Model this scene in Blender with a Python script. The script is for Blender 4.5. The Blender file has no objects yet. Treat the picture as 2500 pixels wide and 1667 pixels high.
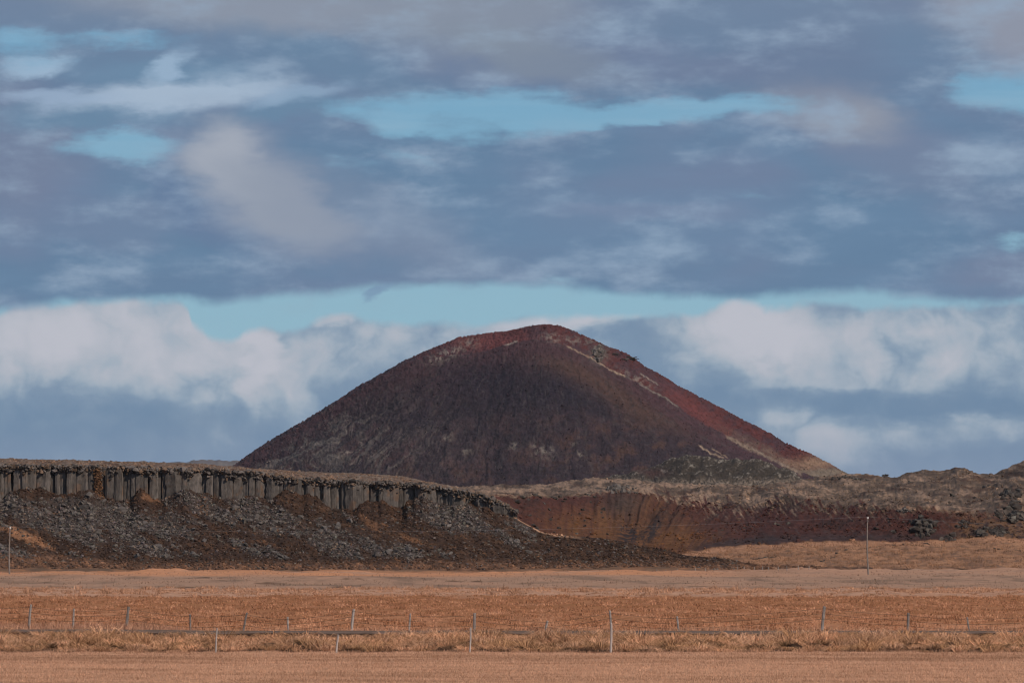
import bpy, math
import numpy as np
from mathutils import Vector

S = bpy.context.scene
C = S.collection
R = math.radians
rng = np.random.default_rng(11)

# ------------------------------------------------------------------ camera
F = 13889.0          # focal length in pixels of the 2500 px wide photograph (200 mm)
CAM_H = 4.6          # the camera stands a little above the fields
HORIZON = 1317.0     # picture row of the true horizon
PITCH = math.atan((HORIZON - 833.5) / F)
cam_d = bpy.data.cameras.new('camera')
cam_d.sensor_width = 36.0
cam_d.lens = 36.0 * F / 2500.0
cam_d.clip_start = 1.0
cam_d.clip_end = 60000.0
cam = bpy.data.objects.new('camera', cam_d)
C.objects.link(cam)
cam.location = (0, 0, CAM_H)
cam.rotation_euler = (math.pi / 2 + PITCH, 0, 0)
S.camera = cam

# ------------------------------------------------------------------ light
SUN_EL, SUN_AZ = R(37), R(137)       # azimuth from +Y towards +X: behind the camera, to the right
S.view_settings.view_transform = 'Standard'
S.view_settings.look = 'None'
S.view_settings.exposure = 0.0
S.view_settings.gamma = 1.0
S.view_settings.use_curve_mapping = False
S.cycles.filter_width = 1.1

sun_d = bpy.data.lights.new('sun', 'SUN')
sun_d.energy = 3.3
sun_d.angle = R(0.6)
sun_d.color = (1.0, 0.885, 0.75)
sun = bpy.data.objects.new('sun', sun_d)
C.objects.link(sun)
sdir = Vector((math.sin(SUN_AZ) * math.cos(SUN_EL), math.cos(SUN_AZ) * math.cos(SUN_EL), math.sin(SUN_EL)))
sun.rotation_euler = sdir.to_track_quat('Z', 'Y').to_euler()
sun.location = (60, -60, 80)


def lin(r, g, b):
    def f(c):
        c = c / 255.0
        return c / 12.92 if c <= 0.04045 else ((c + 0.055) / 1.055) ** 2.4
    return (f(r), f(g), f(b))


# ------------------------------------------------------------------ world: Nishita sky with cloud decks
# The clouds live on the celestial sphere. Their coordinates are angles:
# U grows to the right (azimuth), V grows downwards (elevation); one unit is 1/13.889 rad (4.1 degrees).
W = bpy.data.worlds.new('World')
S.world = W
W.use_nodes = True
W.cycles.sampling_method = 'MANUAL'
W.cycles.sample_map_resolution = 256
nt = W.node_tree
for n in list(nt.nodes):
    nt.nodes.remove(n)
N = nt.nodes.new
L = nt.links.new


def _in(sock, v):
    if isinstance(v, bpy.types.NodeSocket):
        L(v, sock)
    else:
        sock.default_value = v


def M(op, a, b=None, c=None, clamp=False):
    n = N('ShaderNodeMath')
    n.operation = op
    n.use_clamp = clamp
    _in(n.inputs[0], a)
    if b is not None:
        _in(n.inputs[1], b)
    if c is not None:
        _in(n.inputs[2], c)
    return n.outputs[0]


def smooth(v, a, b):
    n = N('ShaderNodeMapRange')
    n.interpolation_type = 'SMOOTHSTEP'
    _in(n.inputs[0], v)
    n.inputs[1].default_value = a
    n.inputs[2].default_value = b
    return n.outputs[0]


def mixc(fac, a, b):
    n = N('ShaderNodeMix')
    n.data_type = 'RGBA'
    _in(n.inputs[0], fac)
    for s, v in ((n.inputs[6], a), (n.inputs[7], b)):
        if isinstance(v, tuple):
            v = (v[0], v[1], v[2], 1.0)
        _in(s, v)
    return n.outputs[2]


def noise(vec, scale, detail=4.0, rough=0.5, color=False, dist=0.0):
    n = N('ShaderNodeTexNoise')
    L(vec, n.inputs['Vector'])
    n.inputs['Scale'].default_value = scale
    n.inputs['Detail'].default_value = detail
    n.inputs['Roughness'].default_value = rough
    n.inputs['Distortion'].default_value = dist
    return n.outputs['Color' if color else 'Fac']


def comb(x, y, z=0.0):
    n = N('ShaderNodeCombineXYZ')
    _in(n.inputs[0], x)
    _in(n.inputs[1], y)
    _in(n.inputs[2], z)
    return n.outputs[0]


def blob(vec, cx, cy, rx, ry, rot=0.0):
    m = N('ShaderNodeMapping')
    m.vector_type = 'TEXTURE'
    L(vec, m.inputs[0])
    m.inputs[1].default_value = (cx, cy, 0)
    m.inputs[2].default_value = (0, 0, R(rot))
    m.inputs[3].default_value = (rx, ry, 1)
    g = N('ShaderNodeTexGradient')
    g.gradient_type = 'SPHERICAL'
    L(m.outputs[0], g.inputs[0])
    return g.outputs['Fac']


def curve(x, pts, lo, hi):
    """piecewise smooth edge: x in 0..2.5 units -> value between lo and hi"""
    n = N('ShaderNodeFloatCurve')
    L(M('MULTIPLY', x, 0.4), n.inputs['Value'])
    c = n.mapping.curves[0]
    while len(c.points) > 2:
        c.points.remove(c.points[1])
    pp = [(p[0] / 2.5, (p[1] - lo) / (hi - lo)) for p in pts]
    c.points[0].location = pp[0]
    c.points[1].location = pp[-1]
    for p in pp[1:-1]:
        c.points.new(*p)
    n.mapping.update()
    return M('MULTIPLY_ADD', n.outputs[0], hi - lo, lo)


KS = 10.0   # colours are written for a background strength of 1 / KS


def sk(r, g, b):
    c = lin(r, g, b)
    return (c[0] * KS, c[1] * KS, c[2] * KS)


tc = N('ShaderNodeTexCoord')
sp = N('ShaderNodeSeparateXYZ')
L(tc.outputs['Generated'], sp.inputs[0])
az = M('ARCTAN2', sp.outputs[0], sp.outputs[1])
el = M('ARCSINE', M('MINIMUM', M('MAXIMUM', sp.outputs[2], -1.0), 1.0))
U = M('MULTIPLY_ADD', az, 13.889, 1.25)
V = M('MULTIPLY_ADD', el, -13.889, 1.317)
uv = comb(U, V)
uvs = comb(U, M('MULTIPLY', V, 2.4))            # stretched sideways: decks seen from below
# ragged warp of the coordinates
def warp(src, nz, amt):
    a = N('ShaderNodeVectorMath'); a.operation = 'SUBTRACT'
    L(nz, a.inputs[0]); a.inputs[1].default_value = (0.5, 0.5, 0.5)
    b = N('ShaderNodeVectorMath'); b.operation = 'MULTIPLY'
    L(a.outputs[0], b.inputs[0]); b.inputs[1].default_value = amt
    c = N('ShaderNodeVectorMath'); c.operation = 'ADD'
    L(src, c.inputs[0]); L(b.outputs[0], c.inputs[1])
    return c.outputs[0]


wuv = warp(uv, noise(uvs, 2.4, 2, 0.5, True), (0.20, 0.085, 0.0))
wuv = warp(wuv, noise(uvs, 8.0, 6, 0.62, True), (0.12, 0.065, 0.0))
n_soft = noise(uvs, 1.3, 3, 0.5)
n_mid = noise(uvs, 3.5, 7, 0.60)
n_fine = noise(uv, 9.0, 6, 0.6)
n_bil = noise(uv, 5.0, 6, 0.55)
n_bil2 = noise(uv, 11.0, 4, 0.5)
uvw = comb(M('MULTIPLY', U, 1.0), M('MULTIPLY', V, 6.0))
n_wisp = noise(uvw, 3.0, 7, 0.6)

sky = N('ShaderNodeTexSky')
sky.sky_type = 'NISHITA'
sky.sun_disc = False
sky.sun_elevation = SUN_EL
sky.sun_rotation = SUN_AZ
sky.air_density = 1.0
sky.dust_density = 0.4
sky.ozone_density = 3.0
tint = mixc(0.88, sky.outputs[0], mixc(smooth(V, 0.1, 0.8), sk(108, 162, 196), sk(131, 176, 199)))
clear = tint

# -- distant cumulus bank above the horizon
eL = curve(U, [(0, .762), (.1, .742), (.2, .735), (.35, .727), (.435, .730), (.47, .785), (.5, .805), (.55, .828), (.6, .812),
               (.66, .795), (.7, .802), (.76, .782), (.83, .764), (.9, .78), (1.0, .787), (1.15, .785), (1.3, .772), (1.45, .764),
               (1.55, .768), (1.65, .765), (1.74, .748), (1.82, .734), (1.88, .748), (1.97, .738), (2.05, .742), (2.15, .750),
               (2.3, .742), (2.5, .73)], 0.7, 0.9)
edge = M('ADD', M('ADD', M('SUBTRACT', V, eL), M('MULTIPLY', M('SUBTRACT', n_bil2, 0.5), 0.045)), M('MULTIPLY', M('SUBTRACT', n_fine, 0.5), 0.035))
mL = smooth(edge, -0.008, 0.020)
depthL = M('SUBTRACT', V, eL)
puff = noise(warp(uv, noise(uv, 6.0, 3, 0.5, True), (0.22, 0.16, 0.0)), 4.6, 5.0, 0.5)
lit = M('ADD', M('MULTIPLY', M('SUBTRACT', n_bil, 0.5), 2.1), M('MULTIPLY', M('SUBTRACT', n_bil2, 0.5), 0.7))
lit = M('ADD', lit, M('MULTIPLY_ADD', M('MINIMUM', M('ABSOLUTE', M('SUBTRACT', puff, 0.5)), 0.22), 3.2, -0.20))
for (cx, cy, rx, ry, rot, wgt) in [
        (.26, .82, .44, .17, 6, .75), (.06, .83, .22, .15, 0, .6), (.62, .89, .055, .15, 8, .75), (.60, .82, .09, .05, 0, .5),
        (.47, .90, .12, .13, 30, .35), (.82, .775, .10, .03, 0, .7), (.85, .87, .28, .12, -15, .25), (1.15, .80, .25, .07, 0, .3),
        (1.42, .785, .22, .045, -8, .9), (1.83, .80, .20, .14, 20, .6), (1.95, .88, .40, .15, 12, .6), (1.70, .84, .3, .1, 0, .25),
        (2.15, .82, .25, .10, 0, .55), (2.40, .84, .18, .12, 0, .3), (2.05, 1.075, .30, .085, 0, .75), (2.3, 1.06, .3, .06, 0, .5),
        (2.48, 1.04, .12, .05, 0, .6), (2.15, .985, .6, .04, 2, -.8), (.25, .945, .3, .05, 0, .2), (.3, 1.02, .7, .09, 0, -.3),
        (1.62, .90, .18, .14, 30, -.35), (1.87, .87, .05, .035, 60, -.5), (2.22, .85, .14, .06, 0, -.55), (1.05, .80, .06, .05, 0, -.3),
        (.98, .86, .16, .10, 0, .15), (1.50, .82, .12, .05, 0, -.3), (2.36, .97, .3, .05, 0, -.2), (.48, .93, .1, .04, 0, -.35)]:
    lit = M('MULTIPLY_ADD', smooth(blob(wuv, cx, cy, rx, ry, rot), 0.0, 0.8), wgt, lit)
lit = M('MULTIPLY_ADD', smooth(depthL, 0.12, 0.42), -0.62, M('ADD', lit, 0.26))
rv = N('ShaderNodeValToRGB')
L(smooth(lit, -0.85, 1.60), rv.inputs[0])
els = rv.color_ramp.elements
els[0].position = 0.0; els[0].color = (*sk(108, 135, 163), 1)
els[1].position = 1.0; els[1].color = (*sk(189, 191, 201), 1)
for (p_, c_) in ((0.30, (124, 147, 171)), (0.5, (146, 164, 182)), (0.62, (162, 175, 189)), (0.8, (177, 183, 194))):
    e_ = els.new(p_); e_.color = (*sk(*c_), 1)
cB = rv.outputs[0]
cB = mixc(smooth(V, 1.0, 1.2), cB, mixc(0.5, cB, sk(132, 148, 174)))
col = mixc(mL, clear, cB)

# -- grey deck overhead, with openings
eM = curve(U, [(0, .758), (.1, .748), (.2, .738), (.32, .733), (.44, .735), (.5, .745), (.55, .742), (.6, .73), (.68, .722), (.8, .712),
               (1.0, .702), (1.2, .692), (1.33, .692), (1.4, .706), (1.55, .722), (1.78, .73), (1.9, .718), (2.05, .716), (2.2, .72),
               (2.3, .735), (2.38, .745), (2.5, .735)], 0.65, 0.8)
edgeM = M('SUBTRACT', M('ADD', M('ADD', eM, M('MULTIPLY', M('SUBTRACT', n_mid, 0.5), 0.045)), M('MULTIPLY', M('SUBTRACT', n_fine, 0.5), 0.035)), V)
mM = smooth(edgeM, -0.014, 0.020)
op = M('ADD', M('MULTIPLY_ADD', M('SUBTRACT', n_wisp, 0.5), 1.3, M('MULTIPLY', M('SUBTRACT', n_mid, 0.5), 0.5)), M('MULTIPLY_ADD', M('SUBTRACT', n_fine, 0.5), 0.7, -0.16))
for (cx, cy, rx, ry, rot, wgt) in [
        (.30, .363, .22, .055, 0, 1.5), (1.25, .270, .46, .072, 0, 1.4), (1.72, .270, .30, .045, -3, 1.3), (1.02, .315, .26, .05, 14, .7), (1.0, .385, .12, .025, 10, .5),
        (2.48, .245, .18, .075, 10, 1.25), (2.36, .20, .08, .1, 30, .5), (2.47, .592, .11, .03, -5, .85), (1.39, .677, .14, .03, 0, .55),
        (1.85, .48, .16, .03, 4, .42), (.02, .10, .16, .06, 0, .6), (.25, .105, .40, .035, 0, .5), (.35, .10, .22, .03, 0, .4), (.12, .16, .22, .06, 0, .5), (.80, .395, .2, .04, 15, .5),
        (.17, .525, .10, .02, 0, .35), (.44, .30, .3, .05, 0, -.3), (1.55, .33, .2, .05, -10, -.5), (2.42, .75, .18, .035, 0, .6),
        (1.82, .13, .12, .08, 40, .25)]:
    op = M('MULTIPLY_ADD', blob(wuv, cx, cy, rx * 1.1, ry * 1.12, rot), wgt * 1.32, op)
# beyond the frame the openings go on, from the noise alone
op = M('MULTIPLY_ADD', smooth(V, -0.1, -0.9), M('MULTIPLY', M('SUBTRACT', n_soft, 0.47), 4.0), op)
mOp = M('MULTIPLY', smooth(op, 0.16, 1.15), 0.93)
cM = mixc(smooth(n_soft, 0.40, 0.66), sk(98, 128, 158), sk(110, 128, 157))
cM = mixc(M('MULTIPLY', smooth(n_wisp, 0.45, 0.75), 0.22), cM, sk(116, 145, 175))
cM = mixc(M('MULTIPLY', smooth(n_wisp, 0.5, 0.28), 0.30), cM, sk(94, 122, 153))
cM = mixc(M('MULTIPLY', smooth(V, 0.25, 0.0), 0.5), cM, sk(122, 134, 158))
for (cx, cy, rx, ry, rot, c, wgt) in [
        (.02, .36, .26, .22, 70, (116, 128, 154), .75), (.80, .585, .5, .08, 8, (116, 132, 160), .5), (.30, .55, .2, .09, 0, (116, 132, 160), .5),
        (2.15, .36, .40, .13, 22, (120, 131, 157), .6), (2.03, .27, .26, .10, 12, (143, 150, 165), .95), (2.47, .665, .22, .07, 0, (120, 131, 157), .6),
        (2.50, .06, .32, .17, 30, (144, 150, 166), .9), (1.95, .16, .35, .14, 0, (106, 122, 150), .6), (1.45, .16, .6, .08, 0, (113, 126, 154), .7),
        (.62, .01, .65, .10, 3, (140, 149, 165), .9), (1.15, .04, .4, .14, 0, (136, 146, 162), .8), (1.3, .14, .30, .07, 10, (130, 142, 157), .6),
        (.20, .29, .28, .045, 0, (104, 136, 164), .8), (.72, .27, .26, .045, -5, (104, 136, 164), .8), (.85, .17, .35, .07, 20, (104, 132, 160), .7),
        (.40, .185, .3, .06, 0, (108, 140, 168), .7), (.46, .51, .22, .07, 38, (100, 123, 155), .8), (1.55, .55, .9, .12, 0, (104, 133, 163), .6),
        (1.6, .52, .35, .03, 0, (120, 136, 164), .6)]:
    cM = mixc(M('MULTIPLY', smooth(M('MULTIPLY_ADD', M('SUBTRACT', n_mid, 0.5), 0.5, blob(wuv, cx, cy, rx * 1.1, ry * 1.1, rot)), 0.0, 0.7), wgt), cM, sk(*c))
# bright veils and the pale cloud in the upper left
for (cx, cy, rx, ry, rot, c, wgt) in [
        (.42, .232, .42, .052, -5, (163, 182, 203), 1.05), (.10, .165, .13, .032, 0, (156, 181, 205), .95), (.41, .165, .12, .034, -30, (152, 177, 202), .9), (.14, .245, .2, .03, 0, (150, 172, 198), .8),
        (.72, .235, .2, .035, -8, (146, 172, 198), .7)]:
    cM = mixc(M('MULTIPLY', smooth(M('MULTIPLY_ADD', M('SUBTRACT', n_mid, 0.5), 0.9, blob(wuv, cx, cy, rx, ry, rot)), -0.05, 0.75), wgt, None, True), cM, sk(*c))
cDeck = mixc(mOp, cM, mixc(M('MULTIPLY', smooth(noise(comb(M('MULTIPLY', U, 0.6), M('MULTIPLY', V, 9.0)), 2.0, 5), 0.45, 0.7), 0.7), clear, mixc(0.5, clear, sk(152, 184, 205))))
col = mixc(mM, col, cDeck)
for (cx, cy, rx, ry, rot, c, wgt) in [
        (.62, .45, .28, .15, 42, (134, 146, 167), .9), (.565, .405, .15, .10, 55, (164, 171, 184), 1.0), (.70, .50, .20, .095, 32, (157, 165, 178), .95), (.84, .53, .4, .14, 20, (128, 141, 164), .5)]:
    col = mixc(M('MULTIPLY', smooth(M('MULTIPLY_ADD', M('SUBTRACT', n_mid, 0.5), 0.35, blob(wuv, cx, cy, rx * 1.1, ry * 1.1, rot)), -0.02, 0.72), wgt), col, sk(*c))
# a scrap of cloud hanging in the gap
col = mixc(M('MULTIPLY', smooth(blob(wuv, .905, .725, .05, .025, -20), 0.1, 0.6), .75), col, sk(118, 146, 176))

bg = N('ShaderNodeBackground')
bg.inputs[1].default_value = 1.0 / KS
L(col, bg.inputs[0])
wo = N('ShaderNodeOutputWorld')
L(bg.outputs[0], wo.inputs[0])

# ------------------------------------------------------------------ helpers
CP, SP_ = math.cos(PITCH), math.sin(PITCH)


def P(px, py, d):
    """world point at depth d (metres along +Y) seen at photo pixel (px, py)"""
    px = np.asarray(px, float); py = np.asarray(py, float); d = np.asarray(d, float)
    v = (833.5 - py) / F
    tz = (v * CP + SP_) / (CP - v * SP_)
    tx = (px - 1250.0) / F * (CP + tz * SP_)
    return tx * d, d + 0 * tx, CAM_H + tz * d


def h2(ix, iy, seed):
    n = (ix * 374761393 + iy * 668265263 + seed * 1442695041) & 0xFFFFFFFF
    n = ((n ^ (n >> 13)) * 1274126177) & 0xFFFFFFFF
    return ((n ^ (n >> 16)) & 0xFFFFFF) / float(0xFFFFFF)


def pn(x, y, seed=0):
    x0 = np.floor(x).astype(np.int64); y0 = np.floor(y).astype(np.int64)
    fx = x - x0; fy = y - y0

    def g(ix, iy, dx, dy):
        a = h2(ix, iy, seed) * 2 * math.pi
        return np.cos(a) * dx + np.sin(a) * dy
    ux = fx * fx * fx * (fx * (fx * 6 - 15) + 10); uy = fy * fy * fy * (fy * (fy * 6 - 15) + 10)
    a = g(x0, y0, fx, fy); b = g(x0 + 1, y0, fx - 1, fy)
    c = g(x0, y0 + 1, fx, fy - 1); d = g(x0 + 1, y0 + 1, fx - 1, fy - 1)
    return ((a + (b - a) * ux) * (1 - uy) + (c + (d - c) * ux) * uy) * 1.45


def fbm(x, y, seed=0, oct=4, gain=0.5):
    x = np.asarray(x, float); y = np.asarray(y, float)
    s = 0; a = 1.0; t = 0
    for i in range(oct):
        s = s + a * pn(x * 2 ** i + i * 17.3, y * 2 ** i - i * 9.1, seed + i * 7)
        t += a; a *= gain
    return s / t * 1.3


def ss(v, a, b):
    t = np.clip((v - a) / (b - a), 0, 1)
    return t * t * (3 - 2 * t)


def mixa(a, b, f):
    return a + (np.asarray(b) - a) * f[..., None]


def K(pts):
    xs = [p[0] for p in pts]; ys = [p[1] for p in pts]
    return lambda v: np.interp(v, xs, ys)


def props(o, label=None, cat=None, group=None, kind=None):
    if label: o['label'] = label
    if cat: o['category'] = cat
    if group: o['group'] = group
    if kind: o['kind'] = kind
    return o


def mesh_np(name, V_, faces, col=None, smooth_=True):
    """V_ (n,3); faces (m,k) int array"""
    me = bpy.data.meshes.new(name)
    n = len(V_); m, k = faces.shape
    me.vertices.add(n)
    me.vertices.foreach_set('co', np.ascontiguousarray(V_, dtype=np.float32).ravel())
    me.loops.add(m * k)
    me.loops.foreach_set('vertex_index', np.ascontiguousarray(faces, dtype=np.int32).ravel())
    me.polygons.add(m)
    me.polygons.foreach_set('loop_start', np.arange(0, m * k, k, dtype=np.int32))
    me.polygons.foreach_set('use_smooth', np.full(m, smooth_))
    me.update(calc_edges=True)
    if col is not None:
        at = me.color_attributes.new('Col', 'FLOAT_COLOR', 'POINT')
        c4 = np.ones((n, 4), np.float32); c4[:, :3] = np.clip(col, 0, 1)
        at.data.foreach_set('color', c4.ravel())
    return me


def obj(name, me, mat, parent=None):
    o = bpy.data.objects.new(name, me)
    if mat and me is not None and len(me.materials) == 0:
        me.materials.append(mat)
    C.objects.link(o)
    if parent:
        o.parent = parent
    return o


def grid(name, X, Y, Z, col, mat):
    r, c = X.shape
    V_ = np.stack([X, Y, Z], -1).reshape(-1, 3)
    i = np.arange(r * c).reshape(r, c)
    f = np.stack([i[:-1, :-1], i[:-1, 1:], i[1:, 1:], i[1:, :-1]], -1).reshape(-1, 4)
    return obj(name, mesh_np(name, V_, f, col.reshape(-1, 3)), mat)


# ------------------------------------------------------------------ materials
def mat_ground(name, scale, contrast=0.35, bump=0.3, bscale=None, stretch=(1, 1, 1), rough=0.95, voro=0.0, bdist=0.2):
    """vertex colour (the kind of ground) times fine procedural grain, with bump"""
    m = bpy.data.materials.new(name)
    m.use_nodes = True
    t = m.node_tree
    b = t.nodes['Principled BSDF']
    b.inputs['Roughness'].default_value = rough
    b.inputs['Specular IOR Level'].default_value = 0.15
    at = t.nodes.new('ShaderNodeAttribute'); at.attribute_name = 'Col'
    tcn = t.nodes.new('ShaderNodeTexCoord')
    mp = t.nodes.new('ShaderNodeMapping'); mp.inputs[3].default_value = stretch
    t.links.new(tcn.outputs['Object'], mp.inputs[0])
    n1 = t.nodes.new('ShaderNodeTexNoise'); n1.inputs['Scale'].default_value = scale; n1.inputs['Detail'].default_value = 8; n1.inputs['Roughness'].default_value = 0.68
    t.links.new(mp.outputs[0], n1.inputs['Vector'])
    mr = t.nodes.new('ShaderNodeMapRange')
    mr.inputs[1].default_value = 0.3; mr.inputs[2].default_value = 0.7
    mr.inputs[3].default_value = 1 - contrast; mr.inputs[4].default_value = 1 + contrast
    t.links.new(n1.outputs['Fac'], mr.inputs[0])
    vm = t.nodes.new('ShaderNodeVectorMath'); vm.operation = 'SCALE'
    t.links.new(at.outputs['Color'], vm.inputs[0]); t.links.new(mr.outputs[0], vm.inputs[3])
    t.links.new(vm.outputs[0], b.inputs['Base Color'])
    n2 = t.nodes.new('ShaderNodeTexNoise'); n2.inputs['Scale'].default_value = bscale or scale * 1.7; n2.inputs['Detail'].default_value = 6; n2.inputs['Roughness'].default_value = 0.7
    t.links.new(mp.outputs[0], n2.inputs['Vector'])
    bp = t.nodes.new('ShaderNodeBump'); bp.inputs['Strength'].default_value = bump; bp.inputs['Distance'].default_value = bdist
    t.links.new(n2.outputs['Fac'], bp.inputs['Height'])
    t.links.new(bp.outputs[0], b.inputs['Normal'])
    return m


def mat_plain(name, c1, c2, scale, stretch=(1, 1, 1), bump=0.3, rough=0.85, bdist=0.02, rnd=0.0, lichen=None):
    m = bpy.data.materials.new(name)
    m.use_nodes = True
    t = m.node_tree
    b = t.nodes['Principled BSDF']
    b.inputs['Roughness'].default_value = rough
    b.inputs['Specular IOR Level'].default_value = 0.2
    tcn = t.nodes.new('ShaderNodeTexCoord')
    oi = t.nodes.new('ShaderNodeObjectInfo')
    ad = t.nodes.new('ShaderNodeVectorMath'); ad.operation = 'MULTIPLY_ADD'
    cb = t.nodes.new('ShaderNodeCombineXYZ')
    for k in range(3):
        t.links.new(oi.outputs['Random'], cb.inputs[k])
    t.links.new(cb.outputs[0], ad.inputs[0]); ad.inputs[1].default_value = (37, 91, 53)
    t.links.new(tcn.outputs['Object'], ad.inputs[2])
    mp = t.nodes.new('ShaderNodeMapping'); mp.inputs[3].default_value = stretch
    t.links.new(ad.outputs[0], mp.inputs[0])
    n1 = t.nodes.new('ShaderNodeTexNoise'); n1.inputs['Scale'].default_value = scale; n1.inputs['Detail'].default_value = 7; n1.inputs['Roughness'].default_value = 0.65
    t.links.new(mp.outputs[0], n1.inputs['Vector'])
    mx = t.nodes.new('ShaderNodeMix'); mx.data_type = 'RGBA'
    mr = t.nodes.new('ShaderNodeMapRange'); mr.inputs[1].default_value = 0.35; mr.inputs[2].default_value = 0.65
    t.links.new(n1.outputs['Fac'], mr.inputs[0]); t.links.new(mr.outputs[0], mx.inputs[0])
    mx.inputs[6].default_value = (*c1, 1); mx.inputs[7].default_value = (*c2, 1)
    out = mx.outputs[2]
    if lichen:
        n3 = t.nodes.new('ShaderNodeTexNoise'); n3.inputs['Scale'].default_value = lichen[1]; n3.inputs['Detail'].default_value = 5
        t.links.new(ad.outputs[0], n3.inputs['Vector'])
        m3 = t.nodes.new('ShaderNodeMapRange'); m3.inputs[1].default_value = 0.56; m3.inputs[2].default_value = 0.68; m3.inputs[4].default_value = lichen[2]
        t.links.new(n3.outputs['Fac'], m3.inputs[0])
        mx3 = t.nodes.new('ShaderNodeMix'); mx3.data_type = 'RGBA'
        t.links.new(m3.outputs[0], mx3.inputs[0]); t.links.new(out, mx3.inputs[6]); mx3.inputs[7].default_value = (*lichen[0], 1)
        out = mx3.outputs[2]
    if rnd:
        m2 = t.nodes.new('ShaderNodeMapRange'); m2.inputs[3].default_value = 1 - rnd; m2.inputs[4].default_value = 1 + rnd
        t.links.new(oi.outputs['Random'], m2.inputs[0])
        vs = t.nodes.new('ShaderNodeVectorMath'); vs.operation = 'SCALE'
        t.links.new(out, vs.inputs[0]); t.links.new(m2.outputs[0], vs.inputs[3])
        out = vs.outputs[0]
    t.links.new(out, b.inputs['Base Color'])
    bp = t.nodes.new('ShaderNodeBump'); bp.inputs['Strength'].default_value = bump; bp.inputs['Distance'].default_value = bdist
    t.links.new(n1.outputs['Fac'], bp.inputs['Height']); t.links.new(bp.outputs[0], b.inputs['Normal'])
    return m


def mat_vcol(name, rough=0.9):
    m = bpy.data.materials.new(name)
    m.use_nodes = True
    t = m.node_tree
    b = t.nodes['Principled BSDF']
    b.inputs['Roughness'].default_value = rough
    b.inputs['Specular IOR Level'].default_value = 0.1
    at = t.nodes.new('ShaderNodeAttribute'); at.attribute_name = 'Col'
    tcn = t.nodes.new('ShaderNodeTexCoord')
    n1 = t.nodes.new('ShaderNodeTexNoise'); n1.inputs['Scale'].default_value = 4.0; n1.inputs['Detail'].default_value = 3
    t.links.new(tcn.outputs['Object'], n1.inputs['Vector'])
    mr = t.nodes.new('ShaderNodeMapRange'); mr.inputs[1].default_value = 0.3; mr.inputs[2].default_value = 0.7; mr.inputs[3].default_value = 0.8; mr.inputs[4].default_value = 1.2
    t.links.new(n1.outputs['Fac'], mr.inputs[0])
    vm = t.nodes.new('ShaderNodeVectorMath'); vm.operation = 'SCALE'
    t.links.new(at.outputs['Color'], vm.inputs[0]); t.links.new(mr.outputs[0], vm.inputs[3])
    t.links.new(vm.outputs[0], b.inputs['Base Color'])
    return m


M_field = mat_ground('field_grass', 1.1, 0.30, 0.6, 3.0, bdist=0.12)
M_talus = mat_ground('talus_heath', 0.9, 0.45, 0.9, 1.6, bdist=0.5)
M_moor = mat_ground('moor_ground', 0.55, 0.42, 0.9, 0.9, bdist=0.7)
M_cone = mat_ground('scoria', 0.25, 0.40, 0.7, 0.30, bdist=1.8)
M_far = mat_ground('far_heath', 0.02, 0.25, 0.2, 0.05)
M_plateau = mat_ground('plateau_heath', 1.2, 0.40, 0.9, 2.0, bdist=0.3)
M_road = mat_plain('asphalt', (0.120, 0.080, 0.062), (0.190, 0.132, 0.106), 1.5, bump=0.3, rough=1.0)
M_gravel = mat_plain('gravel', (0.11, 0.080, 0.066), (0.19, 0.140, 0.115), 2.5, bump=0.6, bdist=0.05)
M_column = mat_plain('basalt', (0.058, 0.048, 0.043), (0.142, 0.118, 0.105), 1.1, (1.6, 1.6, 0.6), 0.9, 0.85, 0.16, 0.25, lichen=((0.16, 0.085, 0.048), 0.5, 0.55))
M_stone = mat_plain('basalt_block', (0.058, 0.047, 0.042), (0.132, 0.109, 0.098), 1.4, (1, 1, 1), 0.6, 0.85, 0.08, 0.32, lichen=((0.22, 0.17, 0.13), 1.1, 0.6))
M_lava = mat_plain('lava_rock', (0.020, 0.015, 0.013), (0.088, 0.068, 0.057), 1.0, (1, 1, 1), 0.9, 0.9, 0.25, 0.25, lichen=((0.16, 0.145, 0.12), 0.8, 0.6))
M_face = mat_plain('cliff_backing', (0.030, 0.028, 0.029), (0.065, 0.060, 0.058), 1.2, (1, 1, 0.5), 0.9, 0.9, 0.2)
M_wood = mat_plain('weathered_wood', (0.17, 0.14, 0.125), (0.36, 0.305, 0.275), 6.0, (3, 3, 0.4), 0.4, 0.85, 0.01, 0.28)
M_pole = mat_plain('grey_pole_wood', (0.13, 0.105, 0.09), (0.27, 0.225, 0.20), 6.0, (3, 3, 0.4), 0.4, 0.85, 0.01)
M_wire = mat_plain('rusty_wire', (0.05, 0.035, 0.028), (0.09, 0.06, 0.045), 6.0)
M_cable = mat_plain('bare_cable', (0.30, 0.29, 0.30), (0.36, 0.35, 0.35), 6.0, rough=0.5)
M_ceramic = mat_plain('insulator_ceramic', (0.5, 0.48, 0.46), (0.6, 0.58, 0.55), 6.0, rough=0.4)
for m_ in (M_road, M_gravel, M_field):
    m_.node_tree.nodes['Principled BSDF'].inputs['Specular IOR Level'].default_value = 0.0
M_blade = mat_vcol('dry_grass')
M_rubble = mat_vcol('loose_rubble')


# ------------------------------------------------------------------ the flat fields
A_MOWN = np.array((0.50, 0.272, 0.168)); A_MOWN2 = np.array((0.34, 0.178, 0.108))
A_STRAW = np.array((0.36, 0.19, 0.115)); A_OR = np.array((0.32, 0.140, 0.070)); A_OR2 = np.array((0.44, 0.205, 0.112))
A_PAST = np.array((0.36, 0.215, 0.148)); A_PAST2 = np.array((0.235, 0.148, 0.107)); A_TAN = np.array((0.42, 0.235, 0.155))
A_SOIL = np.array((0.045, 0.026, 0.018))


def road_off(x):
    """how far the road swings towards the camera at both ends"""
    return -0.0035 * np.minimum(x + 12, 0) ** 2 * 0 + 0.0 * x


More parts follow.
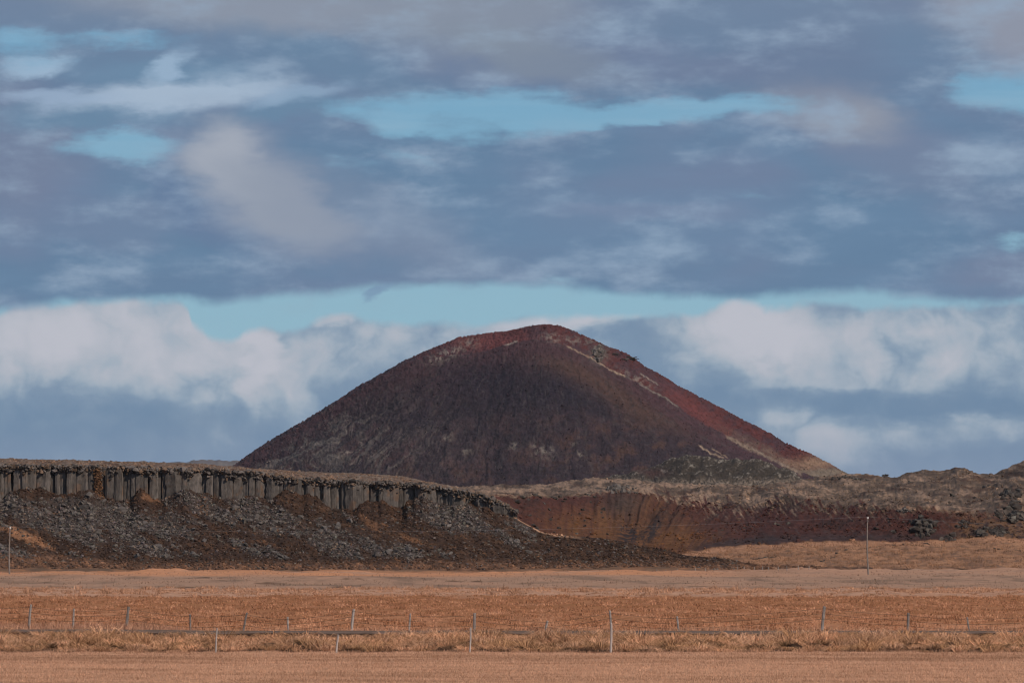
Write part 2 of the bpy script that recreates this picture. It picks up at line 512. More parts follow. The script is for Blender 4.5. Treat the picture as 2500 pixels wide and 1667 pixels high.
def ground_z(x, d):
    z = 0.045 * fbm(x / 3.0, d / 9.0, 3, 3) * ss(d, 150, 232)
    z = z + 0.20 * fbm(x / 14.0, d / 16.0, 5, 3) * ss(d, 258, 300)
    z = z + 0.10 * fbm(x / 2.5, d / 5.0, 9, 2) * ss(d, 258, 275) * (1 - ss(d, 500, 540))
    # lumpy verge between the front fence and the road
    vg = ss(d, 232, 236) * (1 - ss(d, 247.5, 249.5))
    z = z + vg * (1 - 0.6 * ss(d, 240, 244)) * (0.12 + 0.36 * fbm(x / 1.1, d / 1.9, 21, 3) + 0.16 * fbm(x / 6.0, d / 8.0, 22, 2))
    # road bank
    z = z + 0.50 * ss(d, 246.0, 249.3) * (1 - ss(d, 256.0, 260.0)) + 0.06 * ss(-x, 12, 19) * ss(d, 244, 250) * (1 - ss(d, 262, 285))
    z = z + 0.45 * ss(-x, 13, 18) * ss(d, 257, 261) * (1 - ss(d, 266, 285))
    z = z + 0.28 * ss(d, 463, 470) * (1 - ss(d, 500, 525)) * (0.6 + 0.6 * fbm(x / 3.0, d / 12.0, 31, 2))
    z = z + 0.5 * fbm(x / 40.0, d / 60.0, 41, 3) * ss(d, 540, 640)
    z = z + 0.42 * fbm(x / 9.0, d / 26.0, 42, 4, 0.6) * ss(d, 730, 800)
    return z


tx = np.concatenate([np.linspace(-4, -0.13, 14)[:-1], np.linspace(-0.13, -0.097, 30)[:-1], np.linspace(-0.097, 0.097, 760), np.linspace(0.097, 0.13, 30)[1:], np.linspace(0.13, 4, 14)[1:]])
dd = np.concatenate([np.linspace(-400, 170, 8)[:-1], np.arange(170, 230, 1.0), np.arange(230, 264, 0.4), np.arange(264, 330, 1.0), np.arange(330, 560, 1.9), np.arange(560, 1000, 4.0),
                     np.geomspace(1000, 30000, 26)])
TX, D = np.meshgrid(tx, dd)
X = TX * np.maximum(D, 160.0)
Z = ground_z(X, D)
PYg = HORIZON + CAM_H * F / np.maximum(D, 50)      # picture row, to lay the bands of grass out
PXg = 1250 + X / np.maximum(D, 50) * F
n1 = fbm(X / 4.0, D / 14.0, 51, 5, 0.6); n2 = fbm(X / 12.0, D / 10.0, 52, 4); n3 = fbm(X / 1.2, D / 3.0, 53, 3)
n4 = fbm(X / 9.0, D / 55.0, 54, 4, 0.6)
col = np.broadcast_to(A_MOWN, X.shape + (3,)).copy()
streak = fbm(X / 10.0, D / 1.9, 55, 4, 0.6)
col = mixa(col, A_MOWN2, ss(streak + 0.4 * n1, 0.05, 0.75) * 0.75)
col = mixa(col, A_MOWN * 1.15, ss(-streak + 0.3 * n3, 0.2, 0.8) * 0.6)
col = mixa(col, A_MOWN2 * 0.95, ss(D, 214, 219) * (1 - ss(D, 227, 230)) * 0.55 * ss(-n2, -0.6, 0.3))
col = mixa(col, A_SOIL * 3.2, ss(fbm(X / 1.6, D / 2.6, 56, 4, 0.6), 0.42, 0.6) * ss(190 - D, 0, 6) * 0.55)
vg = ss(D + 0.6 * n3, 232.6, 233.4)
col = mixa(col, mixa(np.broadcast_to(A_STRAW * 0.4, col.shape), A_SOIL * 1.2, ss(n3, -0.35, 0.1)), vg)
of = ss(D, 256, 259)
oc = mixa(np.broadcast_to(A_OR, col.shape), A_OR2, ss(n1 + 0.3 * n3, -0.35, 0.55))
oc = mixa(oc, A_OR * 0.72, ss(fbm(X / 5.0, D / 9.0, 57, 4, 0.6), 0.12, 0.6) * 0.65)
oc = mixa(oc, A_OR2 * 1.12, ss(D, 259, 262) * (1 - ss(D, 285, 330)) * 0.5)
oc = mixa(oc, A_OR * 0.98, ss(D, 360, 385) * 0.6)
col = mixa(col, oc, of)
tr = ss(D + 14 * n1, 455, 466)
col = mixa(col, A_TAN * 1.02, tr)
ps = ss(D + 18 * n2, 512, 526)
pc = mixa(np.broadcast_to(A_PAST, col.shape), A_PAST2, ss(n4 + 0.35 * n1, -0.02, 0.5))
pc = mixa(pc, A_SOIL * 2.2, ss(fbm(X / 7.0, D / 26.0, 58, 4, 0.55), 0.42, 0.6) * 0.8)
pc = mixa(pc, A_TAN, ss(-n4, 0.1, 0.5) * 0.7)
col = mixa(col, pc, ps)
tn = ss(D + 12 * n2, 700, 745)
col = mixa(col, mixa(np.broadcast_to(A_TAN, col.shape), A_PAST, ss(n4, -0.2, 0.4)), tn * ss(PXg, 1500, 2000))
col = mixa(col, mixa(np.broadcast_to(A_OR2 * 1.15, col.shape), A_TAN, ss(n2, 0.0, 0.6)), tn * (1 - ss(PXg, 1500, 2000)))
col = mixa(col, mixa(np.broadcast_to(np.array((0.14, 0.088, 0.062)), col.shape), A_OR2 * 0.7, ss(n1, -0.2, 0.6)), ss(D + 14 * n1, 800, 850) * (1 - ss(PXg, 1700, 2000)))
ground = grid('ground', X, D, Z, col, M_field)
props(ground, 'flat fields of dry reddish grass between the camera and the hills', kind='structure')

# road: a strip on the bank, running across the view
xs = np.linspace(-30, 60, 181)
rd = np.array([249.6, 249.9, 252.6, 255.6, 255.9])
RX, RD = np.meshgrid(xs, rd)
sw = 0.0
RZ = np.interp(RD, [249.6, 249.9, 252.6, 255.6, 255.9], [0.44, 0.535, 0.575, 0.535, 0.44]) + 0.06 * ss(-RX, 12, 19) + 0.012 * fbm(RX / 6.0, RD, 61, 2)
road = grid('road', RX, RD, RZ, np.full(RX.shape + (3,), 0.1), M_road)
props(road, 'narrow grey asphalt road crossing the fields on a low bank', kind='structure')
rd = np.array([246.6, 247.4, 248.6, 249.62])
RX, RD = np.meshgrid(np.linspace(-30, 60, 361), rd)
RZ = np.interp(RD, rd, [0.02, 0.16, 0.36, 0.47]) + 0.06 * ss(-RX, 12, 19) + 0.05 * fbm(RX / 1.0, RD / 1.0, 62, 3)
gs = grid('gravel_shoulder', RX, RD, RZ, np.full(RX.shape + (3,), 0.1), M_gravel)
props(gs, 'grey gravel shoulder sloping down from the road', kind='structure')

# ------------------------------------------------------------------ basalt cliff, talus, plateau
y_sky = K([(-500, 1112), (0, 1120), (159, 1124), (319, 1128), (399, 1130), (505, 1135), (625, 1145), (758, 1153), (891, 1157), (984, 1165), (1024, 1173), (1103, 1188), (1156, 1201), (1210, 1219), (1250, 1240), (1300, 1262)])
y_top = K([(-500, 1132), (0, 1137), (239, 1141), (399, 1145), (531, 1150), (625, 1153), (690, 1163), (731, 1170), (780, 1173), (864, 1177), (970, 1180), (1037, 1184), (1103, 1196), (1170, 1206), (1210, 1222), (1250, 1243), (1300, 1266)])
_yt0, _ys0 = y_top, y_sky


def y_top(v):
    v = np.asarray(v, float)
    return _yt0(v) + 4.5 * fbm(v / 28.0, v * 0 + 7.7, 73, 4, 0.6)


def y_sky(v):
    v = np.asarray(v, float)
    return _ys0(v) + 1.6 * fbm(v / 18.0, v * 0 + 2.2, 74, 4, 0.65)


y_foot = K([(-500, 1205), (0, 1212), (40, 1190), (93, 1188), (159, 1206), (226, 1196), (252, 1214), (319, 1220), (345, 1190), (370, 1206), (399, 1214), (452, 1193), (505, 1201), (545, 1214), (625, 1206), (660, 1219), (694, 1196), (735, 1205), (774, 1214),
            (811, 1241), (864, 1238), (880, 1220), (917, 1219), (950, 1228), (984, 1245), (997, 1222), (1032, 1209), (1063, 1225), (1098, 1233), (1143, 1225), (1172, 1235), (1210, 1249), (1236, 1256), (1258, 1262), (1319, 1295), (1364, 1305), (1463, 1312),
            (1516, 1320), (1582, 1336), (1649, 1350), (1728, 1363), (1781, 1368), (1861, 1378), (1960, 1385), (2100, 1387)])
d_wall0 = K([(-500, 922), (0, 915), (1000, 915), (1250, 912), (1500, 905), (1861, 892), (2100, 886)])


_xs = np.arange(-700, 2300, 4.0)
_kr = np.exp(-((np.arange(-45, 46) * 4.0) / 60.0) ** 2); _kr /= _kr.sum()
_ys = np.convolve(np.pad(y_foot(_xs), 45, mode='edge'), _kr, 'valid')
_yf0 = y_foot


def y_foot(v):
    return _yf0(v) + 6.0 * fbm(v / 16.0, v * 0 + 3.3, 77, 3, 0.6) * ss(1240 - v, 0, 60)


def y_foot_s(v):
    return np.interp(v, _xs, _ys) * ss(1270 - v, 0, 80) + _yf0(v) * (1 - ss(1270 - v, 0, 80))


def d_wall(px):
    w = 1.5 * fbm(px / 75.0, px * 0, 71, 2) + 0.8 * fbm(px / 30.0, px * 0, 72, 2)
    return d_wall0(px) + w * ss(1260 - px, 0, 60)


A_BR = np.array((0.047, 0.026, 0.018)); A_BR2 = np.array((0.084, 0.044, 0.027)); A_SOIL_SHADE = np.array((0.056, 0.042, 0.037)); A_ORG = np.array((0.17, 0.082, 0.044))
A_PATH = np.array((0.42, 0.235, 0.145))


def talus_prof(px, t):
    """t 0 at the foot, 1 at the wall: depth and picture row before relief"""
    dw = d_wall(px)
    db = 866.0 - 6 * ss(px, 1500, 1900) + 4 * np.sin(px / 170.0)
    d = db + (dw - db) * t
    _, _, zw = P(px, y_foot(px), dw)
    _, _, zs = P(px, y_foot_s(px), dw)
    z = zs * (0.42 * t + 0.58 * t ** 1.9) + (zw - zs) * ss(t, 0.62, 1.0)
    return d, z


def talus_relief(px, d):
    x = (px - 1250) / F * d
    return 0.55 * fbm(x / 7.0, d / 6.0, 81, 3) + 0.22 * fbm(x / 1.5, d / 1.5, 82, 3)


def gb(px, py, cx, cy, rx, ry, r=0):
    ca, sa = math.cos(R(r)), math.sin(R(r))
    u = ((px - cx) * ca + (py - cy) * sa) / rx; v = (-(px - cx) * sa + (py - cy) * ca) / ry
    return np.exp(-(u * u + v * v))


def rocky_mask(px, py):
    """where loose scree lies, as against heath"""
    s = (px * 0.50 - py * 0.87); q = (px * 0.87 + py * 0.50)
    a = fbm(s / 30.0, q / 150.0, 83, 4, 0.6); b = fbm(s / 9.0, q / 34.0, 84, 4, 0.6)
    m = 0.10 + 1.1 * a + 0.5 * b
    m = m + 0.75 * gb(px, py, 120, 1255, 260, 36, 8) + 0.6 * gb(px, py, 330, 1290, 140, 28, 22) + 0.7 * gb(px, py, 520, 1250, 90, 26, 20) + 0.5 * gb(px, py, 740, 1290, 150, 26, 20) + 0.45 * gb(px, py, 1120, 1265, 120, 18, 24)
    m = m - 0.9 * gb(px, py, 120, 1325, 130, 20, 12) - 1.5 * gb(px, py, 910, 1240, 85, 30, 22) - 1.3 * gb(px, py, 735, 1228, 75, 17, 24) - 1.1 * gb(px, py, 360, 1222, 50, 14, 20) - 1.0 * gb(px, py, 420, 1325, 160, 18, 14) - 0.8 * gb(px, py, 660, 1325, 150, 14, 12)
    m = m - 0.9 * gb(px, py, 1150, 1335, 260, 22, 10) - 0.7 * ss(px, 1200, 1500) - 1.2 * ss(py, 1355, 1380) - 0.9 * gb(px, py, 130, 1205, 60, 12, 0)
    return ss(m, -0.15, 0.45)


def talus_col(px, py):
    # bands of scree and heath run down to the right
    s = (px * 0.50 - py * 0.87); q = (px * 0.87 + py * 0.50)
    a = fbm(s / 26.0, q / 130.0, 83, 4, 0.6); b = fbm(s / 9.0, q / 34.0, 84, 4, 0.6); c = fbm(px / 60.0, py / 30.0, 85, 3)
    col = np.broadcast_to(A_BR, px.shape + (3,)).copy()
    col = mixa(col, A_BR2, ss(b, -0.1, 0.5))
    col = mixa(col, A_SOIL_SHADE, rocky_mask(px, py) * 0.9)  # soil under the scree, darkened to paint in shade between the stones
    col = mixa(col, A_ORG, ss(fbm(s / 10.0, q / 60.0, 86, 4, 0.55), 0.38, 0.62) * 0.75)
    for (cx, cy, rx, ry, r) in [(60, 1308, 95, 14, 22), (365, 1214, 26, 14, 20), (1000, 1315, 45, 9, 14), (250, 1205, 16, 14, 0), (900, 1275, 40, 12, 30), (990, 1232, 16, 12, 40), (500, 1240, 12, 24, 0)]:
        ca, sa = math.cos(R(r)), math.sin(R(r))
        u = ((px - cx) * ca + (py - cy) * sa) / rx; v = (-(px - cx) * sa + (py - cy) * ca) / ry
        col = mixa(col, A_ORG * (1.75 if cx == 60 else 1.0), ss(1.1 - np.hypot(u, v) + 0.7 * b, 0.0, 0.7) * 0.85)
    # the worn pale path along the crest of the nose
    pth = K([(1200, 1246), (1235, 1252), (1258, 1262), (1300, 1286), (1319, 1296), (1364, 1306), (1440, 1314), (2600, 1400)])(px)
    col = mixa(col, A_PATH, np.exp(-((py - pth - 1.5) / (2.5 + 1.5 * c)) ** 2) * ss(px, 1222, 1240) * (1 - ss(px, 1370, 1440)))
    # grass of the field creeping up the foot
    foot = 1372 + 6 * c + 10 * a - 32 * ss(300 - px, 0, 300)
    col = mixa(col, mixa(np.broadcast_to(np.array((0.21, 0.105, 0.062)), col.shape), np.array((0.095, 0.052, 0.035)), ss(b, -0.3, 0.3)), ss(py, foot - 8, foot + 12) * 0.85)
    return col


px_ = np.concatenate([np.linspace(-500, -30, 40)[:-1], np.linspace(-30, 2130, 900)])
tt = np.concatenate([np.linspace(0, 1, 150), [1.02, 1.06, 1.12, 1.3, 1.7, 2.3]])
PX, T = np.meshgrid(px_, tt)
Dm, Zm = talus_prof(PX, np.minimum(T, 1.0))
over = np.maximum(T - 1.0, 0)
Dm = Dm + over * 22.0
rel = talus_relief(PX, Dm) * ss(T, 0, 0.06) * (1 - 0.55 * ss(T, 0.85, 1.0) * ss(PX, 1240, 1300))
Zm = Zm + rel - over * 7.0 * ss(PX, 1240, 1320)
Zm = Zm - 0.25 * (1 - ss(T, 0, 0.04))
Xm = (PX - 1250) / F * Dm
PYm = HORIZON - (Zm - CAM_H) / Dm * F
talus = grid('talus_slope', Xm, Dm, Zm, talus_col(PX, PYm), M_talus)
props(talus, 'scree and heath slope below the basalt columns, running out to a low nose on the right', kind='structure')

# dark rock behind the columns
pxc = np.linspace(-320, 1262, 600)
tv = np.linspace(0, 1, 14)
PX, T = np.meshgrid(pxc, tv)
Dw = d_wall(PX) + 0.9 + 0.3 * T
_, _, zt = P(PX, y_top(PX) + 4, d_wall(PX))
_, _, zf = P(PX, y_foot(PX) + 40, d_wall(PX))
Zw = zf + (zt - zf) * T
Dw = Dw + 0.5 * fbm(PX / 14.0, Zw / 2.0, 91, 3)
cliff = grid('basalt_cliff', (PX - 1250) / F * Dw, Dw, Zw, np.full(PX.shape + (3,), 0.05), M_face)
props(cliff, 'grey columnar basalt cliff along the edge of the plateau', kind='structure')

# plateau surface
px_ = np.linspace(-500, 1254, 740)
tt = np.concatenate([np.linspace(0, 1, 46), [1.05, 1.15, 1.4, 1.9, 2.6, 4, 7, 12]])
PX, T = np.meshgrid(px_, tt)
dw = d_wall(PX)
dsk = dw + 42
Dm = dw + 0.35 + (dsk - dw) * T + 0.5 * fbm(PX / 9.0, PX * 0, 105, 2) * (1 - np.clip(T, 0, 1))
PYs = y_top(PX) + 2 + (y_sky(PX) - y_top(PX) - 3) * np.clip(T, -0.2, 1) ** 1
_, _, Zm = P(PX, np.minimum(PYs, y_top(PX) + 8), np.minimum(Dm, dsk))
over = np.maximum(T - 1, 0)
Zm = Zm - 0.25 * over - 16 * ss(PX, 1130, 1260) * ss(over, 0.0, 3)
edge_f = ss(T, 0.0, 0.12)
Zm = Zm + (0.16 * fbm((PX - 1250) * .065 / 0.9, Dm / 1.2, 101, 3) + 0.32 * fbm((PX - 1250) * .065 / 3.0, Dm / 5, 102, 3)) * (0.5 + 0.5 * edge_f)
Zm = Zm - 0.55 * (1 - ss(T, 0.0, 0.03))
c1 = fbm(PX / 30.0, PYs / 5.0, 103, 4, 0.6); c2 = fbm(PX / 10.0, PYs / 3.0, 104, 3)
pcol = mixa(np.broadcast_to(np.array((0.165, 0.108, 0.078)), PX.shape + (3,)), np.array((0.10, 0.052, 0.034)), ss(c1, -0.1, 0.5))
pcol = mixa(pcol, np.array((0.22, 0.165, 0.125)), ss(c2, 0.0, 0.4) * 0.8)
pcol = mixa(pcol, np.array((0.09, 0.045, 0.03)), ss(fbm(PX / 5.0, PYs / 1.6, 106, 3), 0.15, 0.5) * 0.7)
pcol = mixa(pcol, np.array((0.07, 0.055, 0.05)), (1 - ss(T, 0.0, 0.2)) * ss(c2, -0.3, 0.3))
plateau = grid('plateau', (PX - 1250) / F * Dm, Dm, Zm, pcol, M_plateau)
props(plateau, 'heath covered plateau above the basalt cliff', kind='structure')


# columns: angular prisms, one object each
def prism(sides, r, z0, z1, rows, jit, lean, seed, squash=0.42):
    q = np.random.default_rng(seed)
    ang = (np.arange(sides) + q.uniform(-0.22, 0.22, sides)) / sides * 2 * math.pi + q.uniform(0, 6.28)
    rad = r * q.uniform(0.88, 1.12, sides)
    zs = np.linspace(z0, z1, rows)
    V_ = []
    for k, z in enumerate(zs):
        f = k / (rows - 1)
        rr = rad * (1 + q.uniform(-jit, jit, sides)) * (1.0 - (0.10 if k == rows - 1 else 0))
        ox = lean * (z - z0) + q.uniform(-1, 1) * r * 0.035
        zz = z + (q.uniform(-0.35, 0.35, sides) * r if k == rows - 1 else 0)
        for s in range(sides):
            V_.append((math.cos(ang[s]) * rr[s] + ox, math.sin(ang[s]) * rr[s] * squash, zz if np.isscalar(zz) else zz[s]))
    Fc = []
    for k in range(rows - 1):
        for s in range(sides):
            a = k * sides + s; b = k * sides + (s + 1) % sides
            Fc.append((a, b, b + sides, a + sides))
    Fc.append(tuple((rows - 1) * sides + s for s in range(sides)))
    me = bpy.data.meshes.new('column')
    me.from_pydata(V_, [], Fc)
    me.update()
    return me


GAPS = [26, 130, 146, 243, 356, 421, 517, 532, 618, 648, 676, 768, 790, 868, 900, 965, 975, 1010, 1060, 1130, 1205]
p = -290.0
k = 0
while p < 1240:
    w = float(np.clip(rng.lognormal(math.log(14.5), 0.42), 8, 38))
    c = p + w / 2
    r = w * 0.0655 / 2 * 1.2
    x_c = (c - 1250) / F * float(d_wall(np.array(c)))
    dwc = float(d_wall(np.array(c))) + rng.uniform(-0.12, 0.14)
    yt = float(y_top(c)) + abs(rng.normal(0, 3.0)) + 2
    brk = rng.random()
    if brk < 0.24: yt += rng.uniform(6, 30) * rng.random()
    yf = float(y_foot(c))
    if yf + 4 > yt + 6:
        _, _, z1 = P(c, yt, dwc); _, _, z0 = P(c, yf + 26, dwc)
        o = obj('column', prism(int(rng.choice([5, 6, 6, 7])), r, 0.0, float(z1 - z0), 9, 0.085, rng.uniform(-0.045, 0.045), 1000 + k), M_column, cliff)
        o.location = (c * 0 + (c - 1250) / F * dwc, dwc, float(z0))
        k += 1
    p += w * 0.90
    if any(abs(p - g) < 9 for g in GAPS):
        p += rng.uniform(2.0, 4.5)
p = -290.0
while p < 1235:
    w = float(np.clip(rng.lognormal(math.log(19), 0.3), 11, 36))
    c = p + w / 2
    dwc = float(d_wall(np.array(c))) + 0.36 + rng.uniform(-0.08, 0.2)
    if min(abs(c - g) for g in GAPS) > 5.5:
        yt = float(y_top(c)) + rng.uniform(-1, 6); yf = float(y_foot(c))
        _, _, z1 = P(c, yt, dwc); _, _, z0 = P(c, yf + 30, dwc)
        o = obj('column', prism(6, w * 0.0655 / 2 * 1.1, 0.0, float(z1 - z0), 6, 0.05, 0, 3000 + k), M_column, cliff)
        o.location = ((c - 1250) / F * dwc, dwc, float(z0))
        k += 1
    p += w * 1.02
    if k > 290: break


# angular blocks: hulls of random points
def hull_rock(seed, n=13, sc=(1, 1, 1), bev=0.8):
    import bmesh
    q = np.random.default_rng(seed)
    bm = bmesh.new()
    for i in range(n):
        v = q.normal(size=3); v /= np.linalg.norm(v)
        v = np.sign(v) * np.abs(v) ** bev
        v *= q.uniform(0.85, 1.1)
        bm.verts.new(v * np.array(sc) * 0.5)
    r = bmesh.ops.convex_hull(bm, input=bm.verts)
    junk = [g for g in r['geom_interior'] if isinstance(g, bmesh.types.BMVert)]
    bmesh.ops.delete(bm, geom=junk, context='VERTS')
    me = bpy.data.meshes.new('rock_shape')
    bm.to_mesh(me); bm.free()
    return me


ROCKS = [hull_rock(200 + i, 12 + i % 5, [(1, .9, .75), (1.3, .8, .6), (.9, .9, 1.0), (1.5, .8, .55), (1, 1, .6)][i % 5], 0.7) for i in range(10)]


def rock_arrays(me):
    v = np.zeros(len(me.vertices) * 3, np.float32); me.vertices.foreach_get('co', v)
    f = np.array([tuple(p_.vertices) for p_ in me.polygons if len(p_.vertices) == 3], np.int32)
    return v.reshape(-1, 3), f


RA = [rock_arrays(m_) for m_ in ROCKS]


def rubble(name, XYZ, size, cols, parent, mat=None):
    """many small blocks joined into one mesh"""
    Vs, Fs, Cs = [], [], []
    off = 0
    n = len(XYZ)
    which = rng.integers(0, len(RA), n)
    for wi, (v, f) in enumerate(RA):
        idx = np.nonzero(which == wi)[0]
        m_ = len(idx)
        if not m_: continue
        a = rng.uniform(0, 6.28, m_); b = rng.uniform(-0.6, 0.6, m_)
        ca, sa, cb, sb = np.cos(a), np.sin(a), np.cos(b), np.sin(b)
        x = v[None, :, 0]; y = v[None, :, 1]; z = v[None, :, 2]
        x1 = x * cb[:, None] + z * sb[:, None]; z1 = -x * sb[:, None] + z * cb[:, None]
        x2 = x1 * ca[:, None] - y * sa[:, None]; y2 = x1 * sa[:, None] + y * ca[:, None]
        P_ = np.stack([x2, y2, z1], -1) * size[idx][:, None, None] + XYZ[idx][:, None, :]
        Vs.append(P_.reshape(-1, 3))
        ff = f[None] + (np.arange(m_) * len(v))[:, None, None] + off
        Fs.append(ff.reshape(-1, 3))
        Cs.append(np.repeat(cols[idx], len(v), axis=0))
        off += m_ * len(v)
    me = mesh_np(name, np.concatenate(Vs), np.concatenate(Fs), np.concatenate(Cs), False)
    o = obj(name, me, mat or M_rubble, parent)
    o['kind'] = 'stuff'
    return o


def talus_at(px, t):
    d, z = talus_prof(px, t)
    z = z + talus_relief(px, d) * ss(t, 0, 0.06)
    return (px - 1250) / F * d, d, z


# picked-out stones
nq = 9000
px = rng.uniform(-60, 1500, nq); t = rng.uniform(0.04, 0.97, nq)
x, d, z = talus_at(px, t)
py = HORIZON - (z - CAM_H) / d * F
ok = rng.random(nq) < rocky_mask(px, py)
px, x, d, z, t = px[ok], x[ok], d[ok], z[ok], t[ok]
sz = np.clip(rng.lognormal(math.log(0.60), 0.38, len(px)), 0.35, 2.0)
order = np.argsort(-sz)[:298]
for i in order:
    o = obj('stone', ROCKS[int(rng.integers(0, len(ROCKS)))], M_stone, talus)
    s_ = float(sz[i]) * 0.86
    o.location = (float(x[i]), float(d[i]), float(z[i]) + s_ * 0.12)
    o.scale = (s_, s_, s_ * rng.uniform(0.75, 1.05))
    o.rotation_euler = (rng.uniform(-0.5, 0.5), rng.uniform(-0.5, 0.5), rng.uniform(0, 6.28))
nq = 60000
px = rng.uniform(-120, 1800, nq); t = rng.uniform(0.02, 0.99, nq)
x, d, z = talus_at(px, t)
py = HORIZON - (z - CAM_H) / d * F
ok = rng.random(nq) < rocky_mask(px, py) * 0.72 + 0.06
x, d, z = x[ok], d[ok], z[ok]
sz = np.clip(rng.lognormal(math.log(0.26), 0.42, len(x)), 0.12, 0.62)
cc = np.array((0.112, 0.091, 0.081))[None] * rng.uniform(0.4, 1.45, len(x))[:, None] * (1 + rng.uniform(-0.07, 0.07, (len(x), 3)))
warm = rng.random(len(x)) < 0.10
cc[warm] = np.array((0.17, 0.115, 0.085)) * rng.uniform(0.7, 1.2, warm.sum())[:, None]
rubble('rubble', np.stack([x, d, z + sz * 0.15], -1), sz, cc, talus)
# heather clumps: low dark brown cushions made of small facets, laid on the heath
nq = 30000
px = rng.uniform(-120, 2000, nq); t = rng.uniform(0.02, 0.99, nq)
x, d, z = talus_at(px, t)
py = HORIZON - (z - CAM_H) / d * F
ok = rng.random(nq) < (1 - 0.75 * rocky_mask(px, py)) * 0.66
x, d, z, px2, py2 = x[ok], d[ok], z[ok], px[ok], py[ok]
sz = rng.uniform(0.22, 0.6, len(x))
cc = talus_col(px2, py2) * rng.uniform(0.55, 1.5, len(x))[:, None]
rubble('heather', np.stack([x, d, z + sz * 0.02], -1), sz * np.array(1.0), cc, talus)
# broken crust along the top of the columns
nq = 7000
px = rng.uniform(-120, 1262, nq)
dwl = d_wall(px) + rng.uniform(-0.55, 1.2, nq)
yy = y_top(px) + np.abs(rng.normal(0, 7.5, nq)) * (0.6 + 0.8 * (fbm(px / 30.0, px * 0, 78, 3) + 0.5)) - 2
x, d, z = P(px, yy, dwl)
sz = np.clip(rng.lognormal(math.log(0.45), 0.4, nq), 0.2, 1.2)
cc = np.array((0.105, 0.086, 0.077))[None] * rng.uniform(0.25, 1.6, nq)[:, None]
wm = rng.random(nq) < 0.28
cc[wm] = np.array((0.155, 0.100, 0.070)) * rng.uniform(0.6, 1.3, wm.sum())[:, None]
rubble('broken_crust', np.stack([x, d, z], -1), sz, cc, cliff)
# the orange, weathered gully in the cliff
nq = 700
px = 240 + rng.normal(0, 4.5, nq) ; yy = rng.uniform(1144, 1212, nq)
x, d, z = P(px, yy, d_wall(px) + rng.uniform(-0.7, 0.2, nq))
rubble('weathered_gully', np.stack([x, d, z], -1), rng.uniform(0.2, 0.5, nq), np.array((0.14, 0.072, 0.040))[None] * rng.uniform(0.2, 1.3, nq)[:, None], cliff)
# scattered lumps on the plateau
nq = 15000
px = rng.uniform(-120, 1245, nq); t = rng.uniform(0.0, 1.0, nq)
dwl = d_wall(px); d0 = dwl + 1.0 + 42 * t
yy = y_top(px) + 3 + (y_sky(px) - y_top(px) - 3) * t
x, d, z = P(px, yy, d0)
sz = np.clip(rng.lognormal(math.log(0.24), 0.4, nq), 0.1, 0.7)
cc = np.array((0.175, 0.105, 0.070))[None] * rng.uniform(0.3, 1.8, nq)[:, None]
rubble('heath_lumps', np.stack([x, d, z], -1), sz, cc, plateau)

# ------------------------------------------------------------------ moorland on the right
yA = K([(1000, 1375), (1600, 1362), (1649, 1352), (1700, 1345), (1728, 1340), (1800, 1332), (1875, 1327), (1950, 1323), (2100, 1320), (2200, 1321), (2300, 1318), (2380, 1312), (2430, 1308), (2500, 1316), (2700, 1320), (3100, 1322)])
yB = K([(1000, 1215), (1120, 1208), (1250, 1207), (1350, 1209), (1450, 1206), (1500, 1196), (1540, 1192), (1600, 1204), (1660, 1214), (1740, 1222), (1800, 1226), (1850, 1224), (1900, 1219), (1950, 1216), (2000, 1224), (2100, 1232), (2200, 1232), (2300, 1245), (2400, 1250), (2500, 1255), (3100, 1260)])
yC = K([(1000, 1196), (1050, 1191), (1110, 1187), (1180, 1183), (1240, 1184), (1330, 1181), (1400, 1173), (1450, 1165), (1490, 1167), (1560, 1172), (1700, 1183), (1850, 1184), (1960, 1172), (2000, 1163), (2061, 1157), (2127, 1158), (2154, 1163), (2180, 1165), (2220, 1153), (2260, 1146),
        (2313, 1147), (2337, 1139), (2353, 1142), (2380, 1153), (2404, 1158), (2422, 1157), (2460, 1143), (2500, 1125), (2560, 1108), (2650, 1118), (2800, 1105), (3100, 1120)])


def moor_d(px, py):
    """depth of the moor surface at picture row py"""
    a, b, c = yA(px), yB(px), yC(px)
    dB = 1050 + 40 * np.sin(px / 210.0); dC = 1330 + 120 * ss(px, 1900, 2300)
    d = np.where(py >= a, 905 + (1388 - py) / np.maximum(1388 - a, 1) * 95, 0)
    d = np.where((py < a) & (py >= b), 1000 + (a - py) / (a - b) * (dB - 1000), d)
    d = np.where(py < b, dB + (b - py) / np.maximum(b - c, 1) * (dC - dB), d)
    return d


px_ = np.linspace(1000, 3100, 1250)
s1 = np.linspace(0, 1, 40)[:-1]; s2 = np.linspace(0, 1, 90)[:-1]; s3 = np.linspace(0, 1, 80)
PXm = np.tile(px_, (len(s1) + len(s2) + len(s3), 1))
a, b, c = yA(PXm), yB(PXm), yC(PXm)
q = len(s1); r_ = q + len(s2)
PY = np.empty_like(PXm)
PY[:q] = 1388 + (a[:q] - 1388) * s1[:, None]
PY[q:r_] = a[q:r_] + (b[q:r_] - a[q:r_]) * s2[:, None]
PY[r_:] = b[r_:] + (c[r_:] - b[r_:]) * s3[:, None]
Dm = moor_d(PXm, PY)
Xm, _, Zm = P(PXm, PY, Dm)


def slant(px, py):
    """the fall line of the bowl leans more and more to the left going right"""
    return (py - 1215) * 1.1 * ss(px, 1460, 1720)


